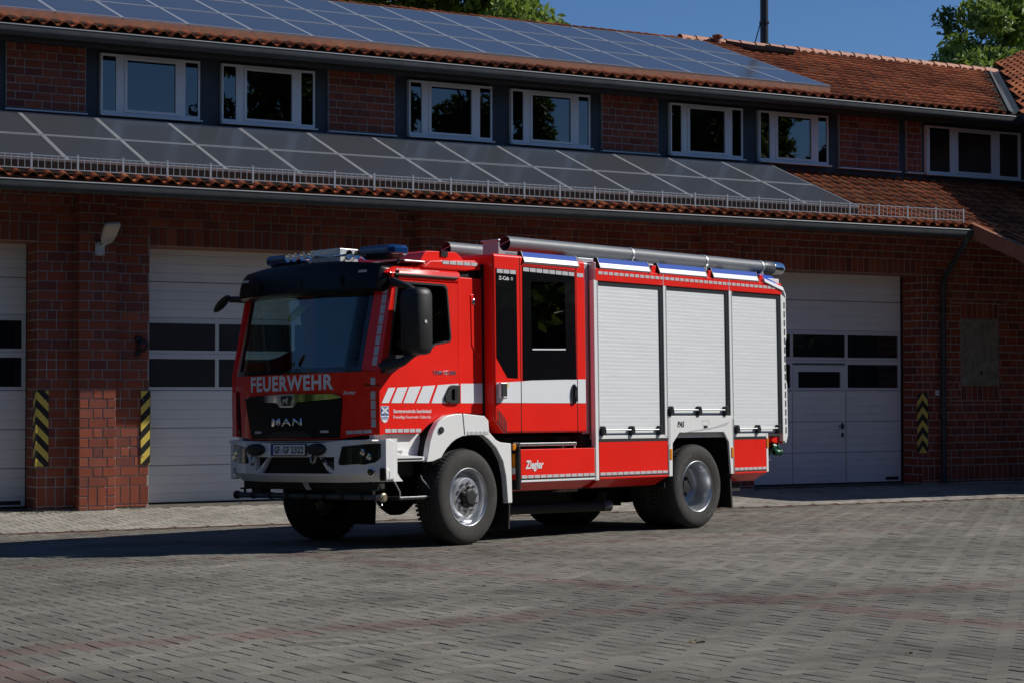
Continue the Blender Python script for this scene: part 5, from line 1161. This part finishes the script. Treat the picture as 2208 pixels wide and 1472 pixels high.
# ---- suction hose tubes on the roof
for nm, b, z, a0, a1 in (('hose_tube', .85, 3.235, 1.0, 6.10), ('hose_tube', -.42, 3.29, 1.38, 5.9)):
    ht = empty(nm, (0, 0, 0), FE); r = .083
    T().lathe([(r*.94, .4), (r*.94, 0), (r, 0), (r, a1-a0)], (a0, b, z), (1, 0, 0), 28).build('tube', 'pipe', ht, smooth=50)
    T().lathe([(0, .3), (r*.93, .3)], (a0, b, z), (1, 0, 0), 20).build('tube_stop', 'dark_void', ht); T().tube([(a0-.004, b-r*.95, z-.02), (a0-.004, b+r*.95, z+.03)], .0035, 6).build('retaining_wire', 'reflect', ht)
    T().lathe([(r*1.03, 0), (r*1.05, .01), (r*1.05, .19), (r, .2)], (a1-.22, b, z), (1, 0, 0), 28).build('sleeve', 'pipe_dark', ht, smooth=50)
    T().lathe([(r*1.02, 0), (r*1.04, .01), (r*1.04, .18), (r*.98, .205), (r*.5, .215), (0, .215)], (a1-.01, b, z), (1, 0, 0), 28).build('end_cap', 'chrome', ht, smooth=40)
    for a in (3.15, 4.60, 5.80):
        T().lathe([(r+.001, 0), (r+.007, .002), (r+.007, .028), (r+.001, .03)], (a, b, z), (1, 0, 0), 28).build('clamp_band', 'alu', ht, smooth=50)
        T().tube([(a+.015, b+.05, z-r*.85), (a+.015, b+.06, z-r-.03)], .016, 8).build('clamp_screw', 'alu', ht)
        bx('saddle', 'chassis', a-.03, a+.06, b-.06, b+.06, 3.06, z-r*.8, ht, bevel=.004)
bx('tube_bracket', 'alu', 1.12, 1.24, .40, .64, 3.06, 3.30, FE, bevel=.01); bx('bracket_cap', 'alu', 1.105, 1.255, .385, .655, 3.285, 3.305, FE, bevel=.005)
for a0, a1 in ((2.0, 2.9), (3.3, 3.75), (3.85, 4.4), (5.0, 5.6)): bx('roof_locker', 'alu', a0, a1, .3, 1.05, 3.07, 3.125, FE, bevel=.006)
bx('work_light', 'stripe_white', 5.2, 5.38, .0, .3, 3.33, 3.39, FE, bevel=.02); bx('light_post', 'alu', 5.27, 5.31, .12, .16, 3.06, 3.34, FE, bevel=0)
# ================================================================== TREES
def leafmesh(nm, mat, blobs, n, size, seed):
    r = np.random.default_rng(seed); blobs = np.array(blobs); w = blobs[:, 3]**2; idx = r.choice(len(blobs), n, p=w/w.sum())
    d = r.normal(size=(n, 3)); d /= np.linalg.norm(d, axis=1)[:, None]; rad = r.random(n)**.45
    P = blobs[idx, :3]+d*(blobs[idx, 3]*rad)[:, None]*np.array([1, 1, .8])
    nx = r.normal(size=(n, 3))+d*.6; nx /= np.linalg.norm(nx, axis=1)[:, None]; up = r.normal(size=(n, 3)); u = np.cross(nx, up); u /= np.linalg.norm(u, axis=1)[:, None]; v = np.cross(nx, u)
    s = size*(.6+.8*r.random(n))[:, None]
    V = np.stack([P-u*s, P-v*s*.45+nx*s*.12, P+u*s, P+v*s*.45+nx*s*.12], 1).reshape(-1, 3)
    F = np.arange(4*n).reshape(-1, 4); return arrmesh(nm, V, F, [mat], r.random(n))
def crown(h, spread, seed, nb=46, base=.28, top=1.0):
    r = random.Random(seed); B = []
    for i in range(nb):
        t = r.random(); z = h*(base+(top-base)*t); k = math.sin(math.pi*min(1, (t*.86+.10)))**.7*spread; a = r.random()*6.283; q = math.sqrt(r.random())*k
        B.append((q*math.cos(a), q*math.sin(a), z, h*.055*(.7+.8*r.random())))
    return B
def trunkmesh(h, blobs, seed):
    r = random.Random(seed); mb = MB(); mb.tube([(0, 0, -.3), (.03*h*.1, .02, h*.2), (-.02, .05, h*.45), (.04, 0, h*.7), (0, 0, h*.92)], [h*.022, h*.018, h*.014, h*.008, h*.002], 9)
    for b in r.sample(blobs, min(16, len(blobs))):
        z0 = max(h*.22, b[2]-h*.16); mb.tube([(0, 0, z0), (b[0]*.5, b[1]*.5, (z0+b[2])/2+.1), (b[0], b[1], b[2])], [h*.008, h*.005, h*.001], 6)
    return mb
TREEM = {}
def tree(kind, loc, h, spread, label, group=None, rot=0, n=16000, ls=.16, mat='leaf_spring', seed=1, base=.28, nb=46):
    t = empty('broadleaf_tree', loc, label=label, cat='tree', group=group); t.rotation_euler = (0, 0, rot)
    if kind not in TREEM:
        B = crown(h, spread, seed, nb, base); tr = trunkmesh(h, B, seed).build('trunk', 'bark', t, smooth=60); cr = link('crown', leafmesh('crown', mat, B, n, ls, seed), t); TREEM[kind] = (tr.data, cr.data, h)
    else:
        d = TREEM[kind]; link('trunk', d[0], t); link('crown', d[1], t); s = h/d[2]; t.scale = (s, s, s)
    return t
g = .0
tree('big', (25.4, 50, 0), 14.6, 4.4, 'bright green spring tree rising behind the middle of the solar roof', n=42000, ls=.15, seed=3, nb=70)
tree('mid', (40.9, 43.5, 0), 12.9, 3.4, 'light green leafy tree beyond the right end of the roof', n=26000, ls=.14, seed=5, nb=55)
tree('tall', (46.3, 47, 0), 17.5, 3.6, 'tall loose pale tree towering beyond the right wing roof', n=24000, ls=.14, mat='leaf_deep', seed=8, nb=50, base=.2)
REFL = [(31, -17, 17, 'tall oak-like tree'), (40, -18, 16, 0), (50, -15, 18, 0), (62, -14, 17, 0), (17, -17, 15, 0), (6, -18, 17, 0), (-7, -15, 16, 0), (-19, -8, 17, 0), (-26, 6, 16, 0), (-24, 18, 15, 0), (50, 3, 14, 0), (58, 12, 15, 0), (44, -6, 14, 0)]  # trees out of view, placed for reflections and to cut sky light
for x, y, h, _ in REFL: tree('row', (x, y, .5), h, 5.2, 'large tree out of view around the yard, there for reflections', 'trees across the yard', rot=x*1.7, n=20000, ls=.24, mat='leaf_deep', seed=11, nb=60)
def shrub(loc, h, rot):  # unseen bushes, added to darken the bright horizon in paint and glass
    t = empty('shrub', loc, label='dense green shrub out of view, added to darken reflections', cat='shrub', group='out-of-view shrubs added for reflections'); t.rotation_euler = (0, 0, rot)
    if 'shrub' not in TREEM:
        r = random.Random(4); B = [(r.gauss(0, 2.2), r.gauss(0, 2.2), abs(r.gauss(1.6, 1.2))+.3, .9+.6*r.random()) for _ in range(40)]
        cr = link('foliage', leafmesh('foliage', 'leaf_deep', B, 9000, .2, 21), t); st = MB()
        for i in range(5): a = i*1.25; st.tube([(0, 0, -.2), (.5*math.cos(a), .5*math.sin(a), 1.2), (1.2*math.cos(a), 1.2*math.sin(a), 2.4)], [.06, .04, .01], 6)
        so = st.build('stem', 'bark', t, smooth=60); TREEM['shrub'] = (so.data, cr.data)
    else: link('foliage', TREEM['shrub'][1], t); link('stem', TREEM['shrub'][0], t)
    t.scale = (h/3.6,)*3
for i, (x, y, h) in enumerate([(37, 9, 5), (40, 3, 6), (42, -3, 5.5), (40, 12, 5), (45, 7, 6), (36, -9, 5), (28, -13, 5), (20, -14, 6), (12, -14, 5), (3, -14, 6), (-6, -12, 5), (-14, -8, 6), (-20, -1, 5.5), (-22, 7, 6), (-22, 14, 6), (-20, 22, 6), (47, -9, 6), (55, -9, 6), (34, -15, 5), (-17, 28, 6)]): shrub((x, y, .4), h, i*.9)
